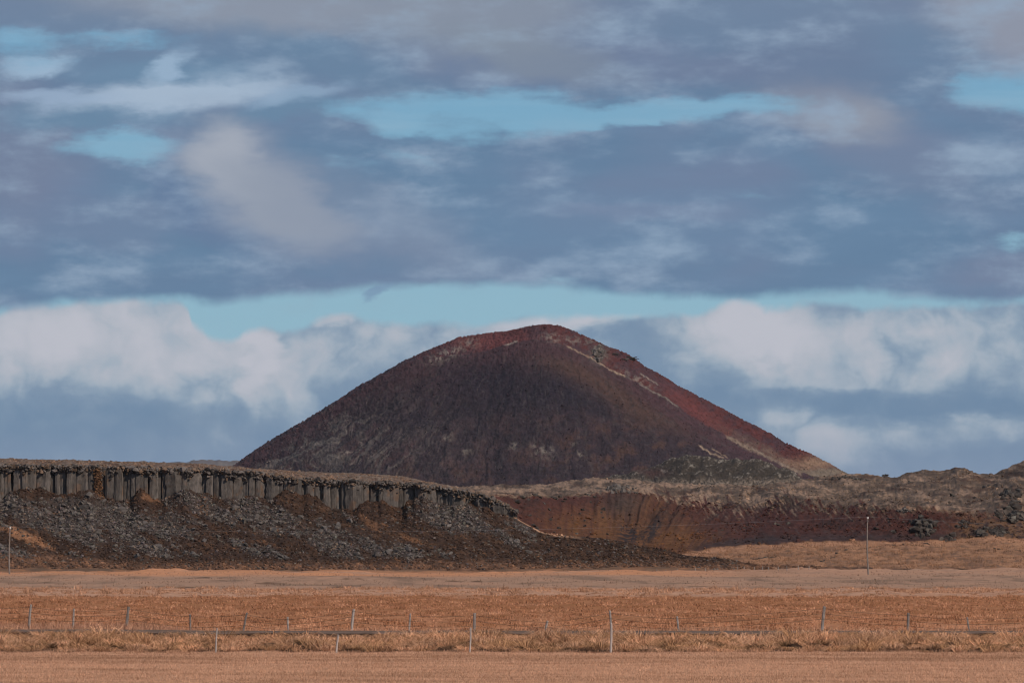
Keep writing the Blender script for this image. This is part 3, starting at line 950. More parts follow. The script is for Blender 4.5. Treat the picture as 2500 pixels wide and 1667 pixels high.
def moor_relief(px, py):
    h = ss(1330 - py, 0, 90)
    up = ss(yB(px) + 14 - py, 0, 26)
    r = 0.42 * fbm(px / 34.0, py / 9.0, 111, 4, 0.5) * up
    r = r + 1.0 * fbm(px / 110.0, py / 22.0, 115, 2) * up * ss(px, 1350, 1600) * ss(py - yC(px), 0, 18)
    r = r + 0.25 * fbm(px / 12.0, py / 12.0, 112, 3) * h
    r = r + (0.5 + 0.6 * ss(px, 1380, 1480) * (1 - ss(px, 1720, 1850))) * fbm((px + slant(px, py)) / 46.0, py / 110.0, 113, 3) * h * (1 - up)
    r = r - 2.6 * np.exp(-((px + slant(px, py) - 1560) / 50.0) ** 2) * ss(py, 1215, 1290) * h * (1 - up) + 0.35 * fbm(px / 40.0, py / 9.0, 114, 3) * (1 - h)
    return r * ss(1392 - py, 0, 8)


Zm = Zm + moor_relief(PXm, PY)


def moor_col(px, py):
    s = px * 0.62 + py * 0.78; q = -px * 0.78 + py * 0.62         # streaks run up to the right
    n1 = fbm(px / 70.0, py / 14.0, 121, 5, 0.6); n2 = fbm(s / 40.0, q / 7.0, 122, 4, 0.6); n3 = fbm(px / 16.0, py / 7.0, 123, 4, 0.6); n4 = fbm((px + slant(px, py)) / 10.0, py / 60.0, 124, 4, 0.6)
    n5 = fbm(px / 120.0, py / 60.0, 125, 3)
    red = np.array((0.074, 0.027, 0.021)); dark = np.array((0.036, 0.021, 0.019)); org = np.array((0.150, 0.064, 0.026)); gry = np.array((0.062, 0.046, 0.038))
    face = mixa(np.broadcast_to(red, px.shape + (3,)), dark, ss(n5 + 0.5 * n3, 0.0, 0.6) * 0.7)
    ob = np.exp(-((px - 1490) / 150.0) ** 2) * ss(py, 1215, 1275) + 0.75 * np.exp(-((px - 1650) / 110.0) ** 2 - ((py - 1320) / 40.0) ** 2) + 0.5 * np.exp(-((px - 1580) / 70.0) ** 2 - ((py - 1225) / 20.0) ** 2)
    face = mixa(face, org, np.clip(ob * (0.85 + 1.1 * n4), 0, 1))
    face = mixa(face, gry, np.exp(-((px - 1520) / 55.0) ** 2 - ((py - 1225) / 30.0) ** 2) * 0.7)
    face = mixa(face, np.array((0.035, 0.022, 0.020)), ss(n3 + 0.5 * n4 + 0.25, 0.0, 0.35) * np.clip(np.exp(-((px - 1535) / 26.0) ** 2 - ((py - 1300) / 38.0) ** 2) * 1.6 + np.exp(-((px - 1592 + (py - 1290) * 0.45) / 18.0) ** 2 - ((py - 1290) / 38.0) ** 2) * 1.6, 0, 1))
    face = mixa(face, np.array((0.10, 0.088, 0.080)), ss(n2, 0.1, 0.6) * ss(px, 1600, 1800) * 0.35)
    face = mixa(face, np.array((0.045, 0.032, 0.032)), np.exp(-((py - yA(px) + 9) / 9.0) ** 2) * ss(px, 1640, 1760) * 0.7)
    warm = np.array((0.16, 0.085, 0.045))
    face = mixa(face, mixa(np.broadcast_to(warm, face.shape), dark, ss(n3, -0.2, 0.35)), ss(px, 2290, 2380) * ss(py, 1235, 1290) * 0.8)
    # pale mossy heath above the rim
    pale = np.array((0.300, 0.190, 0.128)); mossg = np.array((0.118, 0.076, 0.053)); brn = np.array((0.068, 0.035, 0.023))
    top = mixa(np.broadcast_to(pale, face.shape), mossg, ss(n1 + 0.45 * n3 + 0.25 * ss(px, 1550, 2300), -0.25, 0.35))
    n6 = fbm(px / 22.0, py / 4.5, 129, 4, 0.6)
    top = mixa(top, mossg * 0.62, ss(n6 + 0.3 * n1, 0.0, 0.55) * 0.8)
    top = mixa(top, pale * 1.12, ss(-n6 - 0.2 * n3, 0.15, 0.5) * 0.5)
    top = mixa(top, brn, ss(fbm(px / 90.0, py / 10.0, 126, 4, 0.55) - 0.10 + 0.16 * ss(px, 1900, 2500), 0.16, 0.42) * 0.85)
    top = mixa(top, np.array((0.10, 0.088, 0.080)), ss(n3, 0.1, 0.45) * np.exp(-((px - 1510) / 60.0) ** 2 - ((py - 1198) / 12.0) ** 2))
    top = mixa(top, np.array((0.075, 0.058, 0.048)), ss(fbm(px / 14.0, py / 4.0, 130, 5, 0.65), 0.2, 0.5) * 0.6)
    bnd = yB(px) + 9 + 10 * n6 + (22 + 22 * (1 - ss(px, 2050, 2200))) * n2 * ss(px, 1540, 1640) + 5 * n3 + 16 * ss(px, 1620, 1750) * (1 - ss(px, 2150, 2300)) * (0.5 + n2) - 6
    col = mixa(top, face, ss(py, bnd - 4 - 7 * ss(px, 1560, 1650), bnd + 5 + 9 * ss(px, 1560, 1650)))
    # field at the foot
    fl = mixa(np.broadcast_to(np.array((0.36, 0.180, 0.098)), col.shape), np.array((0.22, 0.112, 0.065)), ss(fbm(px / 90.0, py / 9.0, 127, 4, 0.55), -0.15, 0.4))
    fl = mixa(fl, np.array((0.15, 0.085, 0.056)), ss(fbm(px / 50.0, py / 7.0, 132, 4, 0.6), 0.15, 0.5) * 0.7)
    fl = mixa(fl, np.array((0.46, 0.225, 0.125)), np.exp(-((py - yA(px) - 6) / 6.0) ** 2) * 0.7)
    col = mixa(col, fl, ss(py + 3 * n3, yA(px) - 2.5, yA(px) + 2.0))
    return col


colm = moor_col(PXm, PY)
# carry the land on behind its skyline
bk = []
for dz, dd_ in ((-1.5, 12), (-5, 40), (-9, 120), (-12, 400)):
    bk.append((Xm[-1] * (Dm[-1] + dd_) / Dm[-1], Dm[-1] + dd_, Zm[-1] + dz))
Xm = np.vstack([Xm] + [b_[0][None] for b_ in bk]); Dm2 = np.vstack([Dm] + [b_[1][None] for b_ in bk]); Zm = np.vstack([Zm] + [b_[2][None] for b_ in bk])
colm = np.concatenate([colm] + [colm[-1:]] * 4)
moor = grid('moorland', Xm, Dm2, Zm, colm, M_moor)
props(moor, 'hummocky moor of pale moss over a red and brown slope', kind='structure')


def moor_pt(px, py):
    px = np.asarray(px, float); py = np.asarray(py, float)
    x, d, z = P(px, py, moor_d(px, py))
    return x, d, z + moor_relief(px, py)


# small stones on the red bowl and the moor
for (cx, cy, s_) in [(1275, 1210, 13), (1262, 1219, 16), (1290, 1217, 10), (1305, 1208, 12), (1318, 1213, 11), (1330, 1229, 9), (1342, 1238, 11), (1352, 1211, 12), (1368, 1209, 10), (1379, 1216, 9), (1376, 1222, 12), (1430, 1206, 7), (1438, 1208, 9), (1452, 1214, 9),
                     (1442, 1228, 7), (1310, 1291, 13), (1303, 1281, 12), (1345, 1266, 10), (1363, 1286, 11), (1293, 1260, 9), (1421, 1243, 10), (1416, 1252, 7), (1427, 1270, 8), (1427, 1284, 8), (1473, 1242, 12), (1468, 1250, 8), (1471, 1260, 7), (1407, 1301, 8), (1441, 1297, 5), (1483, 1301, 7), (1353, 1299, 6), (1395, 1257, 4),
                     (1892, 1277, 11), (1900, 1280, 7), (1926, 1275, 11), (2140, 1287, 13), (2180, 1293, 10), (2184, 1300, 8), (2207, 1273, 7), (2132, 1243, 9), (2219, 1176, 6), (2323, 1207, 10), (2330, 1209, 7), (2376, 1208, 8), (2404, 1189, 12), (2414, 1184, 9), (2317, 1232, 11),
                     (1825, 1280, 6), (1817, 1286, 7), (1764, 1293, 6), (2013, 1228, 4), (2080, 1193, 5), (2490, 1209, 8), (1508, 1234, 5), (2361, 1231, 6)]:
    x, d, z = moor_pt(cx, cy + s_ * 0.3)
    o = obj('stone', ROCKS[int(rng.integers(0, len(ROCKS)))], M_lava, moor)
    m_ = s_ * 1.25 * float(d) / F
    if o.data.materials[0] != M_lava:
        o.material_slots[0].link = 'OBJECT'; o.material_slots[0].material = M_lava
    o.location = (float(x), float(d), float(z) + m_ * 0.1); o.scale = (m_, m_, m_ * rng.uniform(0.8, 1.1))
    o.rotation_euler = (rng.uniform(-0.4, 0.4), rng.uniform(-0.4, 0.4), rng.uniform(0, 6.28))
nq = 16000
px = rng.uniform(1000, 2700, nq); py = yC(px) + rng.random(nq) * (yA(px) - yC(px))
ok = rng.random(nq) < (0.25 + 0.75 * ss(px, 1500, 1700)) * ss(fbm(px / 60.0, py / 25.0, 131, 3), -0.3, 0.5)
px, py = px[ok], py[ok]
x, d, z = moor_pt(px, py)
sz = np.clip(rng.lognormal(math.log(0.32), 0.45, len(x)), 0.12, 1.1)
cc = moor_col(px, py) * rng.uniform(0.55, 1.3, len(x))[:, None]
rubble('moor_lumps', np.stack([x, d, z + 0.05 * sz], -1), sz, cc, moor)


# ------------------------------------------------------------------ lava outcrops: things of their own
def outcrop(name, label, where, n, rx, ry, s0, s1, seed, mat=M_lava, cat='rock outcrop', group=None, at=None, flat=(1, 1, 1), lift=0.1):
    q = np.random.default_rng(seed)
    cx, cy = where
    fn = at or moor_pt
    x0, d0, z0 = [float(v) for v in fn(cx, cy + ry)]
    e = bpy.data.objects.new(name, None)
    C.objects.link(e); e.location = (x0, d0, z0)
    e.empty_display_size = 0.5
    props(e, label, cat, group)
    n = int(n * 2.4)
    for i in range(n):
        a = q.uniform(0, 6.28); rr = math.sqrt(q.uniform(0, 1))
        px = cx + rx * rr * math.cos(a); py = cy + ry * rr * math.sin(a)
        x, d, z = [float(v) for v in fn(px, py)]
        s_ = (s0 * 0.6 + (s1 - s0 * 0.6) * q.random() ** 2.2) * d / F
        o = bpy.data.objects.new('rock', ROCKS[int(q.integers(0, len(ROCKS)))])
        C.objects.link(o); o.parent = e
        o.location = (x - x0, d - d0, z - z0 + s_ * lift)
        o.scale = (s_ * q.uniform(0.7, 1.2) * flat[0], s_ * flat[1], s_ * q.uniform(0.7, 1.5) * flat[2])
        o.rotation_euler = (q.uniform(-0.5, 0.5) * flat[2], q.uniform(-0.5, 0.5) * flat[2], q.uniform(0, 6.28) if flat[0] == 1 else q.uniform(-0.3, 0.3))
        o.material_slots[0].link = 'OBJECT'; o.material_slots[0].material = mat
    return e


ROCKS_ = ROCKS
for m_ in ROCKS:
    if len(m_.materials) == 0: m_.materials.append(M_stone)
G = 'dark lava outcrops on the right-hand moor'
outcrop('lava_outcrop', 'large blocky black lava outcrop low on the red slope, right of the utility pole', (2253, 1290), 24, 32, 22, 14, 34, 1, group=G)
outcrop('lava_outcrop', 'dark upright rocks at the edge of the orange field below the blocky outcrop', (2322, 1314), 8, 24, 8, 10, 20, 2, group=G)
outcrop('lava_outcrop', 'small pale grey rock pile on the brown slope, right of the blocky outcrop', (2350, 1280), 11, 20, 9, 9, 17, 3, group=G)
outcrop('lava_outcrop', 'rounded dark knob topping the jagged outcrops at the right edge', (2468, 1216), 20, 22, 15, 10, 26, 4, group=G)
outcrop('lava_outcrop', 'wide jagged lava ledge with deep black hollows at the right edge', (2468, 1258), 34, 42, 18, 11, 30, 5, group=G)
outcrop('lava_outcrop', 'dark rubble of lava blocks spilling down to the field near the right edge', (2420, 1301), 30, 42, 12, 7, 19, 6, group=G)
outcrop('lava_outcrop', 'low row of black rocks where the cone foot meets the moor', (2075, 1170), 22, 62, 4, 6, 13, 7, group=G)
outcrop('lava_outcrop', 'little dark rock on the moor skyline right of the cone', (2162, 1162), 5, 9, 2, 6, 10, 8, group=G)
outcrop('lava_outcrop', 'pale lichened crag on the rim above the rusty bowl', (1518, 1196), 22, 40, 10, 8, 18, 9, M_stone)
outcrop('lava_outcrop', 'small rock mound on the red slope rim, upper left of the blocky outcrop', (2208, 1247), 10, 18, 6, 7, 14, 10, M_stone)

# ruined stone wall on the orange field: stones are its parts
we = bpy.data.objects.new('stone_wall', None); C.objects.link(we)
x0, d0, z0 = [float(v) for v in moor_pt(2045, 1352)]
we.location = (x0, d0, z0)
props(we, 'dark tumbledown line of stones zigzagging across the orange field right of the nose', 'stone wall')
segs = [[(1995, 1378), (2008, 1369), (2022, 1362), (2036, 1360), (2042, 1352), (2048, 1346)], [(2058, 1345), (2078, 1341)], [(2120, 1334), (2150, 1332)], [(2165, 1331), (2208, 1329)], [(2225, 1327), (2236, 1327)], [(2248, 1328), (2266, 1328)],
        [(1832, 1366), (1855, 1363), (1873, 1359)], [(1880, 1362), (1902, 1360)], [(2376, 1341), (2392, 1342)], [(2420, 1340), (2446, 1341)], [(2480, 1344), (2508, 1347), (2540, 1348)], [(2135, 1340), (2142, 1340)]]
nst = 0
for sg in segs:
    for (p0, p1) in zip(sg[:-1], sg[1:]):
        ln = math.hypot(p1[0] - p0[0], p1[1] - p0[1])
        for i in range(max(2, int(ln / 4.0))):
            f_ = rng.random()
            x, d, z = [float(v) for v in moor_pt(p0[0] + (p1[0] - p0[0]) * f_, p0[1] + (p1[1] - p0[1]) * f_ + rng.uniform(-.6, .6))]
            s_ = rng.uniform(3.5, 7.5) * d / F
            o = bpy.data.objects.new('stone', ROCKS[int(rng.integers(0, 10))]); C.objects.link(o); o.parent = we
            o.location = (x - x0, d - d0, z - z0 + s_ * 0.08); o.scale = (s_ * 1.5, s_, s_ * 0.8); o.rotation_euler = (0, 0, rng.uniform(-0.4, 0.4))
            o.material_slots[0].link = 'OBJECT'; o.material_slots[0].material = M_lava
            nst += 1

# ------------------------------------------------------------------ grey mossy hill before the cone
yH = K([(1440, 1176), (1480, 1164), (1530, 1157), (1570, 1147), (1600, 1135), (1640, 1120), (1680, 1112), (1700, 1112), (1725, 1114), (1750, 1119), (1800, 1121), (1850, 1124), (1875, 1129), (1900, 1138), (1928, 1149), (1963, 1168), (2000, 1180)])
px_ = np.linspace(1440, 2000, 420); tt = np.concatenate([np.linspace(0, 1, 110), [1.1, 1.4, 2.0]])
PX, T = np.meshgrid(px_, tt)
Dm = 1700 - 45 * np.sqrt(np.clip(1 - ((PX - 1720) / 285.0) ** 2, 0, 1)) * (1 - T) + 0
PY = 1200 + (yH(PX) - 1200) * np.minimum(T, 1) ** 0.9
Dm = Dm + 30 * np.maximum(T - 1, 0)
_, _, Zm = P(PX, PY, Dm)
Zm = Zm - 14 * np.maximum(T - 1, 0) + (0.5 * fbm(PX / 22.0, PY / 16.0, 141, 5, 0.6) + 0.9 * fbm((PX + PY * 0.6) / 44.0, PY / 60.0, 142, 3)) * ss(T, 0, 0.1)
wx = 14 * pn(PX / 30.0, PY / 20.0, 145)
n1 = fbm((PX + PY * 1.5 + wx) / 26.0, (PX * 0.4 - PY + wx) / 15.0, 143, 5, 0.68); n2 = fbm(PX / 6.0, PY / 5.0, 144, 4, 0.65)
hc = mixa(np.broadcast_to(np.array((0.048, 0.036, 0.028)), PX.shape + (3,)), np.array((0.215, 0.180, 0.148)), np.clip(ss(n1 + 0.5 * n2, 0.12, 0.65) * 0.9 + ss(n2, -0.1, 0.4) * np.exp(-((PY - yH(PX)) / 7.0) ** 2) * 0.8, 0, 1))
hc = mixa(hc, np.array((0.25, 0.185, 0.14)), ss(PY, 1160, 1180) * ss(n2 + 0.4, 0, 0.6) * 0.7)
hc = mixa(hc, np.array((0.085, 0.040, 0.035)), np.exp(-((PX - 1590) / 40.0) ** 2 - ((PY - 1152) / 9.0) ** 2) * 0.8)
hill = grid('mossy_hill', (PX - 1250) / F * Dm, Dm, Zm, hc, M_moor)
props(hill, 'low grey hill of lichened lava in front of the red cone', kind='structure')

# ------------------------------------------------------------------ the scoria cone
yS = K([(380, 1250), (450, 1210), (500, 1180), (567, 1137), (652, 1078), (744, 1024), (839, 965), (872, 942), (941, 906), (989, 878), (1060, 848), (1116, 825), (1150, 818), (1196, 812), (1240, 808), (1270, 801), (1300, 794), (1332, 791), (1360, 793), (1395, 805), (1449, 829), (1500, 853), (1530, 867), (1552, 877),
        (1573, 893), (1633, 926), (1658, 942), (1756, 992), (1807, 1020), (1882, 1058), (1913, 1078), (1991, 1113), (2063, 1152), (2140, 1190), (2250, 1235)])
yR = K([(380, 1252), (900, 935), (980, 890), (1040, 874), (1090, 869), (1130, 868), (1196, 855), (1230, 843), (1265, 834), (1310, 829), (1340, 831), (1391, 850), (1467, 889), (1520, 915), (1575, 942), (1684, 1016), (1792, 1072), (1860, 1106), (1937, 1146), (2000, 1170), (2250, 1245)])


def cone_front_d(px):
    return 3000 - 175 * np.sqrt(np.clip(1 - ((px - 1320) / 935.0) ** 2, 0.0, 1))


def cone_pt(px, py):
    """surface of the cone at picture point (front face below the crater rim, inner slope above)"""
    px = np.asarray(px, float); py = np.asarray(py, float)
    ys, yr = yS(px), np.maximum(yR(px), yS(px) + 2)
    df = cone_front_d(px)
    yb = 1252.0
    t = np.clip((yb - py) / np.maximum(yb - yr, 1), 0, 1)
    d = df + (2992 - df) * t
    u = np.clip((yr - py) / np.maximum(yr - ys, 1), 0, 1)
    d = d + np.where(py < yr, 8 + 40 * u, 0)
    x, d, z = P(px, py, d)
    return x, d, z


px_ = np.linspace(382, 2248, 1150)
tf = np.linspace(0, 1, 210); tb = np.linspace(0.02, 1, 70)
PX1, T1 = np.meshgrid(px_, tf); PX2, T2 = np.meshgrid(px_, tb)
yr1 = np.maximum(yR(PX1), yS(PX1) + 2); yr2 = np.maximum(yR(PX2), yS(PX2) + 2)
PY1 = 1252 + (yr1 - 1252) * T1
PY2 = yr2 + (yS(PX2) - yr2) * T2
X1, D1, Z1 = cone_pt(PX1, PY1); X2, D2, Z2 = cone_pt(PX2, PY2 - 0.01)
PX = np.vstack([PX1, PX2]); PY = np.vstack([PY1, PY2]); T = np.vstack([T1, 1 + T2])
Xc = np.vstack([X1, X2]); Dc = np.vstack([D1, D2]); Zc = np.vstack([Z1, Z2])
# gullies fan out from the summit
ang = np.arctan2(PX - 1330, np.maximum(PY - 700, 20)); rad = np.hypot(PX - 1330, PY - 700)
rel = 2.0 * fbm(ang * 9.0 + 0.5 * pn(PX / 60.0, PY / 60.0, 155), rad / 230.0, 151, 3, 0.5) * ss(rad, 100, 420) + 1.6 * fbm(ang * 26.0, rad / 300.0, 156, 3, 0.5) * np.exp(-((PX - 780) / 230.0) ** 2) * ss(rad, 250, 420) + 0.9 * fbm(PX / 16.0, PY / 12.0, 152, 4, 0.6) + 0.45 * fbm(PX / 5.0, PY / 5.0, 153, 2)
sil = ss(T, 1.85, 2.0)
rel = rel * (1 - 0.7 * sil) + sil * 0.95 * fbm(PX / 4.0, PY / 50.0, 154, 4, 0.75)
Zc = Zc + rel
# ledges below the crest on the right
led = 2.2 * np.exp(-((PX - 1525) / 26.0) ** 2) * ss(PY, 885, 874) - 0.0
Zc = Zc + led * ss(T, 1.3, 1.6) * 0.4
Dc = Dc + 0
back = [(Xc[-1] * 1.004, Dc[-1] + 12, Zc[-1] - 3), (Xc[-1] * 1.02, Dc[-1] + 60, Zc[-1] - 35), (Xc[-1] * 1.06, Dc[-1] + 170, np.full_like(Zc[-1], 10.0))]


def cone_col(PX, PY, T):
    ang = np.arctan2(PX - 1330, np.maximum(PY - 700, 20)); rad = np.hypot(PX - 1330, PY - 700)
    wob = 0.05 * pn(PX / 90.0, PY / 70.0, 166) + 0.012 * pn(PX / 22.0, PY / 18.0, 167)
    ang = ang + wob
    n1 = fbm(ang * 7.0, rad / 150.0, 161, 5, 0.6); n2 = fbm(PX / 60.0, PY / 42.0, 162, 5, 0.6); n3 = fbm(PX / 12.0, PY / 9.0, 163, 4, 0.65); n4 = fbm(ang * 46.0, rad / 80.0, 164, 5, 0.66)
    n5 = fbm(PX / 170.0, PY / 110.0, 165, 3)
    dark = np.array((0.030, 0.020, 0.025)); brown = np.array((0.048, 0.028, 0.031)); wine = np.array((0.060, 0.029, 0.034)); red = np.array((0.125, 0.038, 0.036)); rust = np.array((0.070, 0.036, 0.025))
    pale = np.array((0.205, 0.170, 0.142)); ash = np.array((0.085, 0.070, 0.066)); yel = np.array((0.33, 0.235, 0.165))
    c = mixa(np.broadcast_to(dark, PX.shape + (3,)), brown, ss(n2 + 0.4 * n1 + 0.12, -0.15, 0.55))
    # wine red along both flanks and over the shoulders
    left_in = PX - np.interp(PY, [791, 812, 848, 906, 965, 1024, 1078, 1137, 1250], [1330, 1196, 1060, 941, 839, 744, 652, 567, 380])
    c = mixa(c, wine, np.exp(-(left_in / 85.0) ** 2) * (0.8 + 0.3 * n3))
    c = mixa(c, wine * 1.05, np.exp(-((PY - yR(PX) - 15) / 42.0) ** 2) * ss(PX, 1050, 1200) * 0.8)
    c = mixa(c, wine * 0.95, np.exp(-((PX - 1130) / 190.0) ** 2 - ((PY - 930) / 40.0) ** 2) * 0.5)
    # black heart of the face
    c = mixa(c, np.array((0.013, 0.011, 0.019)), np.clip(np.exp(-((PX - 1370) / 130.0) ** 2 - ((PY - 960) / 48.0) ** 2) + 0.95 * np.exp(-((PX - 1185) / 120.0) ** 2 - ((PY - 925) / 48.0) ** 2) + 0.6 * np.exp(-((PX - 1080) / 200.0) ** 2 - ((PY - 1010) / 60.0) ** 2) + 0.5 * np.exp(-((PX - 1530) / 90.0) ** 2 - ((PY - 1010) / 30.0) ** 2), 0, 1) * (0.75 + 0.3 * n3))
    # rust and olive on the right half
    c = mixa(c, rust, ss(n2 + 0.3 * n3, 0.0, 0.5) * np.exp(-((PX - 1530) / 210.0) ** 2 - ((PY - 1085) / 60.0) ** 2) * 0.9)
    c = mixa(c, rust * 0.95, ss(n2 + 0.3 * n3, -0.05, 0.5) * ss(PY, 1110, 1150) * 0.55)
    rb = PX - np.interp(PY, [850, 940, 1016, 1072, 1146], [1391, 1575, 1684, 1792, 1937])
    c = mixa(c, np.array((0.072, 0.039, 0.031)), np.exp(-((rb + 95) / 55.0) ** 2) * ss(PY, 850, 900) * (1 - ss(PY, 1010, 1090)) * 0.85)
    c = mixa(c, wine, np.exp(-((rb + 30) / 32.0) ** 2) * ss(PY, 900, 960) * 0.7)
    # lichen streaks on the left foot
    st = np.exp(-((PX - 790) / 230.0) ** 2 - ((PY - 1085) / 85.0) ** 2) * ss(left_in, 30, 90)
    c = mixa(c, ash, np.clip(ss(n4 + 0.5 * n1, -0.2, 0.5) * st * 1.3, 0, 1))
    c = mixa(c, dark * 0.8, ss(n4 + 0.6 * n3, 0.05, 0.5) * 0.35)
    c = mixa(c, ash * 0.9, ss(-n4 + 0.7 * n3, 0.2, 0.6) * 0.35)
    n7 = fbm(ang * 80.0, rad / 120.0, 168, 5, 0.66)
    c = mixa(c, pale, ss(n7 + 0.35 * n4 + 0.3 * n2 + 0.25 * n3, 0.0, 0.65) * np.clip(st * 1.4, 0, 1) * 0.6)
    c = mixa(c, pale * 0.95, ss(n3 + 0.5 * n4, 0.3, 0.7) * np.exp(-((left_in - 75 - 0.35 * (PY - 1000)) / 30.0) ** 2) * ss(PY, 960, 1010) * 0.8)
    c = mixa(c, ash * 1.25, ss(n4 + 0.25 * n2, 0.25, 0.7) * np.exp(-((PX - 1100) / 100.0) ** 2 - ((PY - 925) / 38.0) ** 2) * 0.6)
    c = mixa(c, ash * 1.1, ss(n4 + 0.4 * n3, 0.18, 0.6) * 0.28)
    for (qx, qy, r1, r2) in [(1140, 1107, 12, 8), (1092, 1072, 12, 8), (1328, 1102, 26, 14), (1256, 1090, 14, 8), (1418, 1109, 9, 6), (1400, 1085, 8, 5), (1303, 1085, 10, 6)]:
        c = mixa(c, pale, np.clip(np.exp(-((PX - qx) / r1) ** 2 - ((PY - qy) / r2) ** 2) * (0.5 + 2.2 * n3), 0, 1) * 0.6)
    # dots of lighter boulders
    c = mixa(c, pale * 0.9, ss(pn(PX / 2.6, PY / 2.6, 171), 0.78, 0.95) * 0.55)
    # inner slope and the right flank beyond the rim are red
    cr = mixa(np.broadcast_to(red * 0.66, c.shape), wine, ss(n2 + 0.5 * n3, -0.25, 0.35))
    cr = mixa(cr, red, np.clip(np.exp(-((PX - 1190) / 110.0) ** 2 - ((PY - 835) / 22.0) ** 2) + np.exp(-((PX - 1700) / 75.0) ** 2 - ((PY - 1003 - (PX - 1700) * 0.62) / 24.0) ** 2), 0, 1) * 0.95)
    fl = ss(PX, 1690, 1900)
    cr = mixa(cr, np.array((0.14, 0.092, 0.070)), fl * ss(PY - yS(PX), 26, 48) * (0.6 + 0.8 * n3).clip(0, 1))
    cr = mixa(cr, np.array((0.22, 0.135, 0.090)), np.exp(-((PX - 1990) / 62.0) ** 2 - ((PY - 1132) / 16.0) ** 2))
    cr = mixa(cr, np.array((0.16, 0.12, 0.09)), ss(PX, 1900, 2000) * ss(PY, 1140, 1152))
    c = mixa(c, cr, ss(T, 1.0, 1.03) * ss(PX, 985, 1060))
    c = mixa(c, pale * 1.15, np.clip(ss(n3 + 0.3, 0.15, 0.5), 0, 1) * np.clip(np.exp(-((PX - 1095) / 45.0) ** 2 - ((PY - 862 + (PX - 1095) * 0.35) / 12.0) ** 2) + 0.8 * np.exp(-((PX - 1150) / 18.0) ** 2 - ((PY - 835) / 10.0) ** 2)
                                                                                    + 0.7 * np.exp(-((PX - 1350) / 28.0) ** 2 - ((PY - 823) / 10.0) ** 2) + 0.6 * np.exp(-((PX - 1410) / 45.0) ** 2 - ((PY - 832) / 9.0) ** 2) + 0.7 * np.exp(-((PX - 1555) / 40.0) ** 2 - ((PY - 925 - (PX - 1555) * 0.55) / 9.0) ** 2), 0, 1) * 0.8)
    c = mixa(c, np.array((0.12, 0.105, 0.09)), np.clip(np.exp(-((PX - 1462) / 22.0) ** 2 - ((PY - 866) / 22.0) ** 2) * (0.8 + n3), 0, 1))
    # worn pale paths
    for pts, w, lo, hi, kc in [([(1230, 843), (1262, 833)], 2.0, 1228, 1268, pale * 1.4), ([(1385, 846), (1440, 872), (1467, 889), (1500, 906), (1530, 922)], 2.0, 1380, 1530, yel), ([(1560, 935), (1600, 960), (1650, 995), (1700, 1026)], 1.6, 1560, 1660, pale),
                               ([(1560, 910), (1590, 930), (1612, 946)], 2.0, 1560, 1612, pale * 1.2), ([(1705, 1085), (1735, 1104), (1770, 1122)], 2.4, 1702, 1770, yel), ([(1740, 1095), (1775, 1118)], 1.5, 1735, 1780, yel * 0.8),
                               ([(1700, 1030), (1780, 1066), (1850, 1105), (1900, 1130), (1960, 1158)], 4.5, 1770, 1960, np.array((0.25, 0.18, 0.13)))]:
        yp = np.interp(PX, [p_[0] for p_ in pts], [p_[1] for p_ in pts])
        c = mixa(c, kc, np.exp(-((PY - yp) / w) ** 2) * ss(PX, lo, lo + 8) * (1 - ss(PX, hi - 8, hi)) * np.clip(0.8 + 0.6 * n3, 0, 1))
    return c


cc = cone_col(PX, PY, T)
Xc = np.vstack([Xc] + [b_[0][None] for b_ in back]); Dc = np.vstack([Dc] + [b_[1][None] for b_ in back]); Zc = np.vstack([Zc] + [b_[2][None] for b_ in back])
cc = np.concatenate([cc] + [cc[-1:]] * 3)
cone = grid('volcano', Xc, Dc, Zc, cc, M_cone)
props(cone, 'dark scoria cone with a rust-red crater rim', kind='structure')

# loose blocks on the cone
nq = 2600
px = rng.uniform(560, 2060, nq); py = yS(px) + 1 + rng.random(nq) ** 1.3 * (1190 - yS(px))
ok = py < 1190
px, py = px[ok], py[ok]
x, d, z = cone_pt(px, py)
sz = np.clip(rng.lognormal(math.log(0.6), 0.4, len(px)), 0.3, 1.7)
tt_ = np.where(py < yR(px), 1.5, 0.5)
cc = cone_col(px, py, tt_) * rng.uniform(0.8, 1.9, len(px))[:, None]
rubble('cone_blocks', np.stack([x, d, z + 0.2], -1), sz, cc, cone)
outcrop('crater_crag', 'pale grey crag with a black hollow just below the summit on the cone right shoulder', (1461, 866), 22, 15, 19, 7, 17, 21, M_stone, 'crag', at=cone_pt, lift=0.3)
outcrop('crater_ledge', 'long thin black ledge jutting from the cone skyline right of the summit', (1536, 879), 12, 20, 3, 7, 12, 22, M_lava, 'rock ledge', at=cone_pt, flat=(1.9, 1, 0.5), lift=0.4)
outcrop('crater_ledge', 'short black ledge between the grey crag and the skyline ledge', (1503, 867), 6, 8, 2, 5, 9, 23, M_lava, 'rock ledge', at=cone_pt, flat=(1.8, 1, 0.5), lift=0.4)

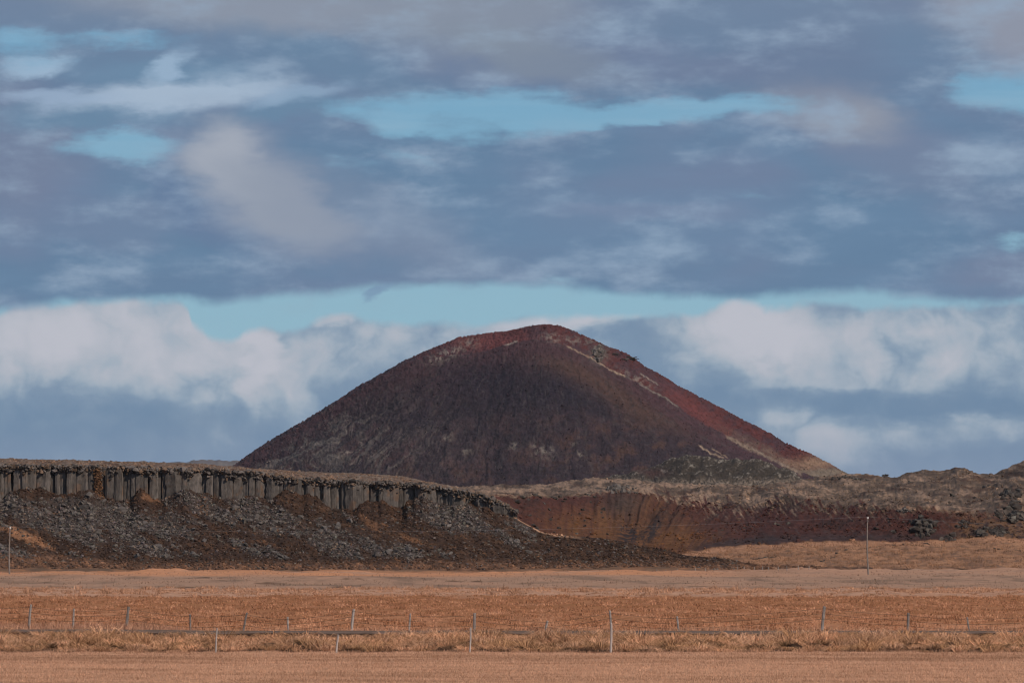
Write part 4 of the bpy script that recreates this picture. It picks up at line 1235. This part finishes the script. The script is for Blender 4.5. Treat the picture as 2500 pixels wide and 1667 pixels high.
# far ridge seen past the left foot of the cone
yF = K([(200, 1160), (330, 1131), (400, 1127), (450, 1126), (500, 1122), (540, 1123), (600, 1125), (660, 1130), (760, 1150), (900, 1200)])
px_ = np.linspace(200, 900, 180); tt = np.linspace(0, 1, 24)
PX, T = np.meshgrid(px_, tt)
PY = 1250 + (yF(PX) - 1250) * T
Dm = 7600 + 1500 * T
_, _, Zm = P(PX, PY, Dm)
Zm = Zm + 3.0 * fbm(PX / 20.0, PY / 20.0, 181, 4)
fcol = mixa(np.broadcast_to(np.array((0.15, 0.125, 0.115)), PX.shape + (3,)), np.array((0.095, 0.082, 0.09)), ss(fbm(PX / 60.0, PY / 5.0, 182, 3), -0.3, 0.4))
far = grid('far_ridge', (PX - 1250) / F * Dm, Dm, Zm, fcol, M_far)
props(far, 'distant hazy ridge on the horizon left of the cone', kind='structure')


# ------------------------------------------------------------------ grasses
def blades(name, x, d, z, h, w, lean, col, seed, parent=None, label=None, segs=2, az=None):
    """bent tapering blades, joined in one mesh"""
    q = np.random.default_rng(seed)
    n = len(x)
    az = q.uniform(0, 6.28, n) if az is None else az
    fa = q.uniform(-0.9, 0.9, n)                       # blade width mostly across the view
    wx, wy = np.cos(fa) * w / 2, np.sin(fa) * w / 2
    lx, ly = np.cos(az) * lean, np.sin(az) * lean
    B = np.stack([x, d, z], -1)
    Wd = np.stack([wx, wy, 0 * wx], -1)
    if segs == 2:
        mid = B + np.stack([lx * 0.35 * h, ly * 0.35 * h, 0.62 * h], -1)
        tip = B + np.stack([lx * h, ly * h, h * np.clip(1.02 - 0.45 * lean ** 2, 0.15, 1.1)], -1)
        V_ = np.stack([B - Wd, B + Wd, mid + Wd * 0.75, mid - Wd * 0.75, tip], 1)
        i = (np.arange(n) * 5)[:, None]
        f = np.concatenate([i + np.array([[0, 1, 2]]), i + np.array([[0, 2, 3]]), i + np.array([[3, 2, 4]])])
        k_ = 5
        shade = np.tile(np.array([0.78, 0.78, 1.0, 1.0, 1.12]), (n, 1))
    else:
        tip = B + np.stack([lx * h, ly * h, h], -1)
        V_ = np.stack([B - Wd, B + Wd, tip], 1)
        i = (np.arange(n) * 3)[:, None]
        f = i + np.array([[0, 1, 2]])
        k_ = 3
        shade = np.tile(np.array([0.9, 0.9, 1.1]), (n, 1))
    cc_ = col[:, None, :] * np.ones((1, k_, 1))
    me = mesh_np(name, V_.reshape(-1, 3), f, cc_.reshape(-1, 3), False)
    o = obj(name, me, M_blade, parent)
    props(o, label, 'grass' if not parent else None, kind='stuff')
    return o


# tussocks of the verge
nc = 2500
cx = rng.uniform(-26.5, 26.5, nc); cd = rng.uniform(233.2, 247.6, nc)
bare = (ss(cd, 245.6, 246.4) * ((np.abs(cx - 5.7) < 2.0) | (np.abs(cx - 8.2) < 1.3) | (np.abs(cx + 8.6) < 1.0) | (np.abs(cx - 2.6) < 0.8)) > 0.5)
cxp = 1250 + cx / cd * F
bare |= (np.abs(cxp - 2383) < 14) & (cd < 236.8)
bare |= (np.abs(cxp - 2418) < 10) & (cd > 237) & (cd < 240.5)
cx, cd = cx[~bare], cd[~bare]
nc = len(cx)
hh = np.clip(rng.lognormal(math.log(0.41), 0.35, nc), 0.15, 0.78) * (0.75 + 0.5 * ss(cd, 233, 238)) * (1 - 0.42 * ss(cd, 242, 245) * (fbm(cx / 3.5, cx * 0 + 5.5, 198, 3) < 0.55 - 0.8 * (cx < -17))) * (1 + 0.35 * fbm(cx / 4.0, cd / 4.0, 192, 2))
nb = 74
hollow = ss(fbm(cx / 1.3, cd / 1.9, 191, 3, 0.6), 0.18, 0.36)
hh = hh * (1 - 0.6 * hollow)
rad_c = rng.uniform(0.10, 0.30, nc)
az = rng.uniform(0, 6.28, (nc, nb)); rr = np.sqrt(rng.random((nc, nb))) * rad_c[:, None]
bx = (cx[:, None] + np.cos(az) * rr).ravel(); bd = (cd[:, None] + np.sin(az) * rr).ravel()
h = (hh[:, None] * rng.uniform(0.55, 1.15, (nc, nb))).ravel()
wind = rng.uniform(-0.5, 0.7, nc)
lean = (0.45 + 1.15 * (rr / rad_c[:, None]) + rng.uniform(0, 0.3, (nc, nb))).ravel()
tone = rng.uniform(0.58, 1.14, nc) * (1 - 0.7 * hollow)  # tufts in hollows darkened: their shade is put into the blade colour
hue = rng.random(nc)
c0 = np.array((0.68, 0.345, 0.190)); c1_ = np.array((0.50, 0.262, 0.135)); c2_ = np.array((0.68, 0.37, 0.22))
cc = np.where((hue < 0.35)[:, None], c1_, np.where((hue > 0.7)[:, None], c2_, c0)) * tone[:, None]
cb_ = (np.repeat(cc, nb, 0) * rng.uniform(0.6, 1.3, nc * nb)[:, None])
az2 = az.ravel() + rng.uniform(-0.5, 0.5, nc * nb)
blades('tussock_grass', bx, bd, ground_z(bx, bd) - 0.02, h, np.full(nc * nb, 0.022), lean, cb_, 5, label='thick straw-coloured tussock grass on the verge between front fence and road', az=az2)

# low edge of grass lapping over the far side of the road and around the fence
nb = 26000
bx = rng.uniform(-27, 30, nb); bd = rng.uniform(256.5, 268, nb)
h = rng.uniform(0.12, 0.38, nb) * (1 + 0.4 * fbm(bx / 3, bd / 3, 193, 2))
blades('roadside_grass', bx, bd, ground_z(bx, bd) - 0.02, h, rng.uniform(0.015, 0.035, nb), rng.uniform(0.1, 0.9, nb), np.array((0.44, 0.235, 0.15))[None] * rng.uniform(0.55, 1.3, nb)[:, None], 6,
       label='dry grass fringe along the far side of the road')
# middle field
nb = 165000
bd = 268 + (462 - 268) * rng.random(nb) ** 1.15; bx = rng.uniform(-0.112, 0.112, nb) * bd
keep = rng.random(nb) < ss(fbm(bx / 1.5, bd / 4.0, 194, 4, 0.6), -0.25, 0.3)
bd, bx = bd[keep], bx[keep]; nb = len(bd)
mc = mixa(np.broadcast_to(np.array((0.35, 0.155, 0.080)), (nb, 3)), np.array((0.60, 0.30, 0.175)), ss(fbm(bx / 3, bd / 9, 195, 4, 0.6), -0.2, 0.5)) * rng.uniform(0.5, 1.3, nb)[:, None]
blades('meadow_grass', bx, bd, ground_z(bx, bd) - 0.02, rng.uniform(0.05, 0.17, nb) * (1.2 + 1.6 * np.clip(fbm(bx / 1.5, bd / 4.0, 194, 4, 0.6), -0.2, 1)), 0.026 + 0.00005 * bd, rng.uniform(0.5, 1.5, nb), mc, 7, label='low russet meadow grass in the field beyond the road')
# rough grass on the rise below the red slope
nb = 30000
px = rng.uniform(1640, 2640, nb); py = yA(px) + 1 + rng.random(nb) * (1388 - yA(px))
keep = rng.random(nb) < ss(fbm(px / 28.0, py / 5.0, 200, 4, 0.6), -0.3, 0.45)
px, py = px[keep], py[keep]; nb = len(px)
x, d, z = moor_pt(px, py)
blades('hillside_grass', x, d, z - 0.03, rng.uniform(0.12, 0.42, nb), np.full(nb, 0.10), rng.uniform(0.3, 1.1, nb), mixa(np.broadcast_to(np.array((0.38, 0.20, 0.115)), (nb, 3)), np.array((0.20, 0.105, 0.062)), ss(fbm(px / 60.0, py / 8.0, 201, 3), -0.2, 0.4)) * rng.uniform(0.55, 1.2, nb)[:, None], 11, label='rough tan grass on the rise below the red slope', segs=1)
# clumpy row at the far edge of that field
nc = 2600
cd = rng.uniform(464, 517, nc); cx = rng.uniform(-0.112, 0.112, nc) * cd
nbk = 16
az = rng.uniform(0, 6.28, (nc, nbk)); rr = np.sqrt(rng.random((nc, nbk))) * 0.45
bx = (cx[:, None] + np.cos(az) * rr).ravel(); bd = (cd[:, None] + np.sin(az) * rr).ravel()
hh = np.clip(rng.lognormal(math.log(0.19), 0.5, nc), 0.08, 0.6)
h = (hh[:, None] * rng.uniform(0.6, 1.1, (nc, nbk))).ravel()
cb_ = np.repeat(np.array((0.48, 0.255, 0.155))[None] * rng.uniform(0.7, 1.2, nc)[:, None], nbk, 0) * rng.uniform(0.7, 1.2, nc * nbk)[:, None]
blades('field_edge_grass', bx, bd, ground_z(bx, bd) - 0.03, h, np.full(nc * nbk, 0.05), rng.uniform(0.4, 1.6, nc * nbk), cb_, 8, label='pale clumps of long grass along the far edge of the russet field')
# mown field in front
nb = 165000
bd = 178 + (233.5 - 178) * rng.random(nb) ** 0.9; bx = rng.uniform(-0.112, 0.112, nb) * bd
st = fbm(bx / 10.0, bd / 1.9, 55, 4, 0.6) + 0.45 * fbm(bx / 2.2, bd / 3.2, 199, 4, 0.6) + 0.35 * gb(bx, bd, 0, 221, 60, 3.5) - 0.3 * gb(bx, bd, 8, 205, 40, 6)
mc = mixa(np.broadcast_to(np.array((0.56, 0.312, 0.200)), (nb, 3)), np.array((0.34, 0.178, 0.108)), ss(st, -0.25, 0.45)) * rng.uniform(0.62, 1.25, nb)[:, None]
blades('stubble', bx, bd, ground_z(bx, bd) - 0.01, rng.uniform(0.03, 0.10, nb) * (1 + ss(bd, 231, 233)), rng.uniform(0.012, 0.024, nb), rng.uniform(0.0, 0.9, nb), mc, 9, label='short reddish stubble of the mown field in the foreground', segs=1)
# far pasture: sparse low tufts
nb = 26000
bd = 520 + 320 * rng.random(nb); bx = rng.uniform(-0.112, 0.112, nb) * bd
keep = rng.random(nb) < ss(fbm(bx / 6.0, bd / 20.0, 196, 3), -0.3, 0.6)
bd, bx = bd[keep], bx[keep]; nb = len(bd)
blades('pasture_grass', bx, bd, ground_z(bx, bd) - 0.02, rng.uniform(0.08, 0.26, nb), np.full(nb, 0.09), rng.uniform(0.2, 1.0, nb), np.array((0.30, 0.185, 0.13))[None] * rng.uniform(0.55, 1.25, nb)[:, None], 10, label='thin greyish grass of the far pasture', segs=1)


# ------------------------------------------------------------------ fences, poles, lines
def post_mesh(name, r, h, seed, sides=9, rows=6, taper=0.12):
    q = np.random.default_rng(seed)
    V_, Fc = [], []
    bend = q.uniform(-0.02, 0.02, 2)
    for k in range(rows):
        f = k / (rows - 1)
        for s in range(sides):
            a = s / sides * 2 * math.pi
            rr = r * (1 - taper * f) * q.uniform(0.9, 1.1)
            V_.append((math.cos(a) * rr + bend[0] * math.sin(f * 3.1) * h, math.sin(a) * rr + bend[1] * math.sin(f * 3.1) * h, h * f + (q.uniform(-0.015, 0.02) if k == rows - 1 else 0)))
    for k in range(rows - 1):
        for s in range(sides):
            a = k * sides + s; b = k * sides + (s + 1) % sides
            Fc.append((a, b, b + sides, a + sides))
    Fc.append(tuple((rows - 1) * sides + s for s in range(sides)))
    me = bpy.data.meshes.new(name); me.from_pydata(V_, [], Fc); me.update()
    return me


def tube(name, pts, r, sides=5):
    V_, Fc = [], []
    for i, p_ in enumerate(pts):
        for s in range(sides):
            a = s / sides * 2 * math.pi
            V_.append((p_[0], p_[1] + math.cos(a) * r, p_[2] + math.sin(a) * r))
    for i in range(len(pts) - 1):
        for s in range(sides):
            a = i * sides + s; b = i * sides + (s + 1) % sides
            Fc.append((a, b, b + sides, a + sides))
    me = bpy.data.meshes.new(name); me.from_pydata(V_, [], Fc); me.update()
    return me


def fence(name, label, rows, wires, r_wire, group=None, mat=M_wood):
    """rows: (px_base, y_base, px_top, y_top, depth, thickness px)"""
    bx_, _, _ = P(rows[0][0], rows[0][1], rows[0][4])
    e = bpy.data.objects.new(name, None); C.objects.link(e)
    e.location = (float(bx_), rows[0][4], 0.0)
    props(e, label, 'fence', group)
    tops = []
    for i, (pb, yb, pt, yt, d, th) in enumerate(rows):
        x, _, z1 = [float(v) for v in P(pb, yt, d)]
        xt, _, _ = [float(v) for v in P(pt, yt, d)]
        _, _, zb = [float(v) for v in P(pb, yb, d)]
        zg = min(float(ground_z(np.array(x), np.array(d))), zb) - 0.25
        h = z1 - zg
        hv = max(z1 - zb, 0.3)
        ln = (xt - x) / hv
        o = obj('post', post_mesh('post', th * d / F / 2, h, 400 + i + int(d)), mat, e)
        x0_ = xt - ln * h
        o.location = (x0_ - e.location[0], d - e.location[1], zg)
        o.rotation_euler = (rng.uniform(-0.03, 0.03), math.atan(ln), rng.uniform(0, 6.28) * 0)
        tops.append((x0_, d, zg, ln, h, zb))
    for wh in wires:
        pts = []
        for (a, b) in zip(tops[:-1], tops[1:]):
            for f in np.linspace(0, 1, 7)[:-1]:
                za = a[2] + (a[4]) - wh; zb_ = b[2] + b[4] - wh
                xa = a[0] + a[3] * (a[4] - wh); xb = b[0] + b[3] * (b[4] - wh)
                sag = 0.05 * 4 * f * (1 - f)
                pts.append((xa + (xb - xa) * f - e.location[0], a[1] + (b[1] - a[1]) * f - e.location[1] - 0.06, za + (zb_ - za) * f - sag))
        obj('wire', tube('wire', pts, r_wire), M_wire, e)
    return e


DB = 262.0
fence('wire_fence', 'weathered wire fence of uneven leaning posts behind the road', [
    (-60, 1520, -58, 1478, DB, 6), (73, 1520, 76, 1475, DB, 6.5), (178, 1526, 180, 1485, DB, 5), (310, 1526, 314, 1480, DB, 7.5), (464, 1537, 464, 1499, DB, 5), (596, 1537, 603, 1494, DB, 5.5), (704, 1538, 702, 1506, DB, 5.5),
    (860, 1538, 864, 1486, DB, 7), (1000, 1538, 1002, 1497, DB, 5), (1158, 1540, 1159, 1496, DB, 7.5), (1331, 1537, 1337, 1513, DB, 6), (1490, 1537, 1489, 1490, DB, 6), (1657, 1539, 1653, 1504, DB, 5.5),
    (2008, 1539, 2013, 1479, DB, 8), (2217, 1541, 2218, 1496, DB, 7), (2368, 1543, 2361, 1505, DB, 5), (2560, 1545, 2562, 1496, DB, 6)], (0.10, 0.34, 0.58), 0.007, mat=M_wood)
DF = 232.4
M_wood2 = mat_plain('pale_wood', (0.34, 0.28, 0.255), (0.52, 0.44, 0.40), 6.0, (3, 3, 0.4), 0.3, 0.85, 0.01, 0.15)
fence('wire_fence', 'nearer fence of four thin pale posts along the edge of the mown field', [
    (528, 1590, 530, 1533, DF, 4.0), (822, 1592, 826, 1548, DF, 5.5), (1146, 1592, 1149, 1532, DF, 4.5), (1490, 1593, 1492, 1520, DF, 6.0)], (0.08, 0.45), 0.0022, mat=M_wood2)
rows = []
for i, (pxx, hh_) in enumerate([(1604, 10), (1626, 6), (1654, 8), (1697, 11), (1722, 9), (1745, 8), (1792, 8), (1801, 10), (1817, 10), (1842, 7), (1862, 9), (1876, 7), (1900, 7), (1921, 9), (1949, 8), (1975, 6)]):
    yb = 1396 - (pxx - 1604) * 0.030
    rows.append((pxx, yb, pxx + float(rng.uniform(-1, 1)), yb - hh_ * 0.75, 815.0 + (pxx - 1604) * 0.09, 2.0))
fence('wire_fence', 'tiny far fence of short pale stakes at the foot of the dark nose', rows, (0.1,), 0.004, mat=M_wood)


def utility_pole(label, px, yb, yt, d, lean, th):
    x, _, zt = [float(v) for v in P(px, yt, d)]
    _, _, zb = [float(v) for v in P(px, yb, d)]
    zg = min(zb, float(ground_z(np.array(x), np.array(d)))) - 0.2
    e = bpy.data.objects.new('utility_pole', None); C.objects.link(e)
    e.location = (x, d, zg)
    e.rotation_euler = (0, lean, 0)
    props(e, label, 'utility pole', 'wooden utility poles carrying the power line')
    h = zt - zg
    obj('pole', post_mesh('pole', th * d / F / 2, h, 700 + int(px), 10, 9, 0.30), M_pole, e)
    ins = obj('insulator', post_mesh('insulator', 0.11, 0.26, 701, 8, 4, -0.2), M_ceramic, e)
    ins.location = (0, 0, h)
    br = obj('bracket', post_mesh('bracket', 0.05, 0.5, 703, 6, 3, 0.0), M_pole, e)
    br.location = (-0.1, -0.14, h - 0.7); br.rotation_euler = (0, 0.35, 0)
    return (x + math.sin(lean) * h, d, zt + 0.28)


t1 = utility_pole('wooden utility pole at the left edge below the cliff', 24, 1406, 1290, 780.0, 0.006, 4.4)
t2 = utility_pole('wooden utility pole standing on the right in front of the red slope', 2120, 1403, 1266, 745.0, -0.012, 4.2)
le = bpy.data.objects.new('power_line', None); C.objects.link(le); le.location = (t1[0], t1[1], t1[2])
props(le, 'thin power line strung between the two utility poles and on past the right edge', 'power line')


def span(a, b, sag):
    pts = []
    for f in np.linspace(0, 1, 40):
        pts.append((a[0] + (b[0] - a[0]) * f - t1[0], a[1] + (b[1] - a[1]) * f - t1[1], a[2] + (b[2] - a[2]) * f - sag * 4 * f * (1 - f) - t1[2]))
    obj('cable', tube('cable', pts, 0.006), M_cable, le)


span(t1, t2, 1.25)
xe, de, ze = [float(v) for v in P(4100, 1290, 690)]
span(t2, (xe, de, ze), 1.3)
xw, dw_, zw_ = [float(v) for v in P(-1900, 1300, 800)]
span((xw, dw_, zw_), t1, 1.3)

# ------------------------------------------------------------------ clear upland air
hm = bpy.data.materials.new('haze_air'); hm.use_nodes = True
ht = hm.node_tree
for n in list(ht.nodes): ht.nodes.remove(n)
ho = ht.nodes.new('ShaderNodeOutputMaterial'); hv = ht.nodes.new('ShaderNodeVolumePrincipled')
hv.inputs['Color'].default_value = (0.78, 0.86, 1.0, 1); hv.inputs['Density'].default_value = 0.000009
ht.links.new(hv.outputs[0], ho.inputs['Volume'])
me = bpy.data.meshes.new('haze')
x0, x1, y0, y1, z0, z1 = -34000, 34000, -31000, 31000, -20, 330
me.from_pydata([(x0, y0, z0), (x1, y0, z0), (x1, y1, z0), (x0, y1, z0), (x0, y0, z1), (x1, y0, z1), (x1, y1, z1), (x0, y1, z1)], [],
               [(0, 3, 2, 1), (4, 5, 6, 7), (0, 1, 5, 4), (1, 2, 6, 5), (2, 3, 7, 6), (3, 0, 4, 7)])
USE_HAZE = True
if USE_HAZE:
    hz = obj('haze', me, hm)
    props(hz, 'faint blue air between the camera and the hills', kind='stuff')
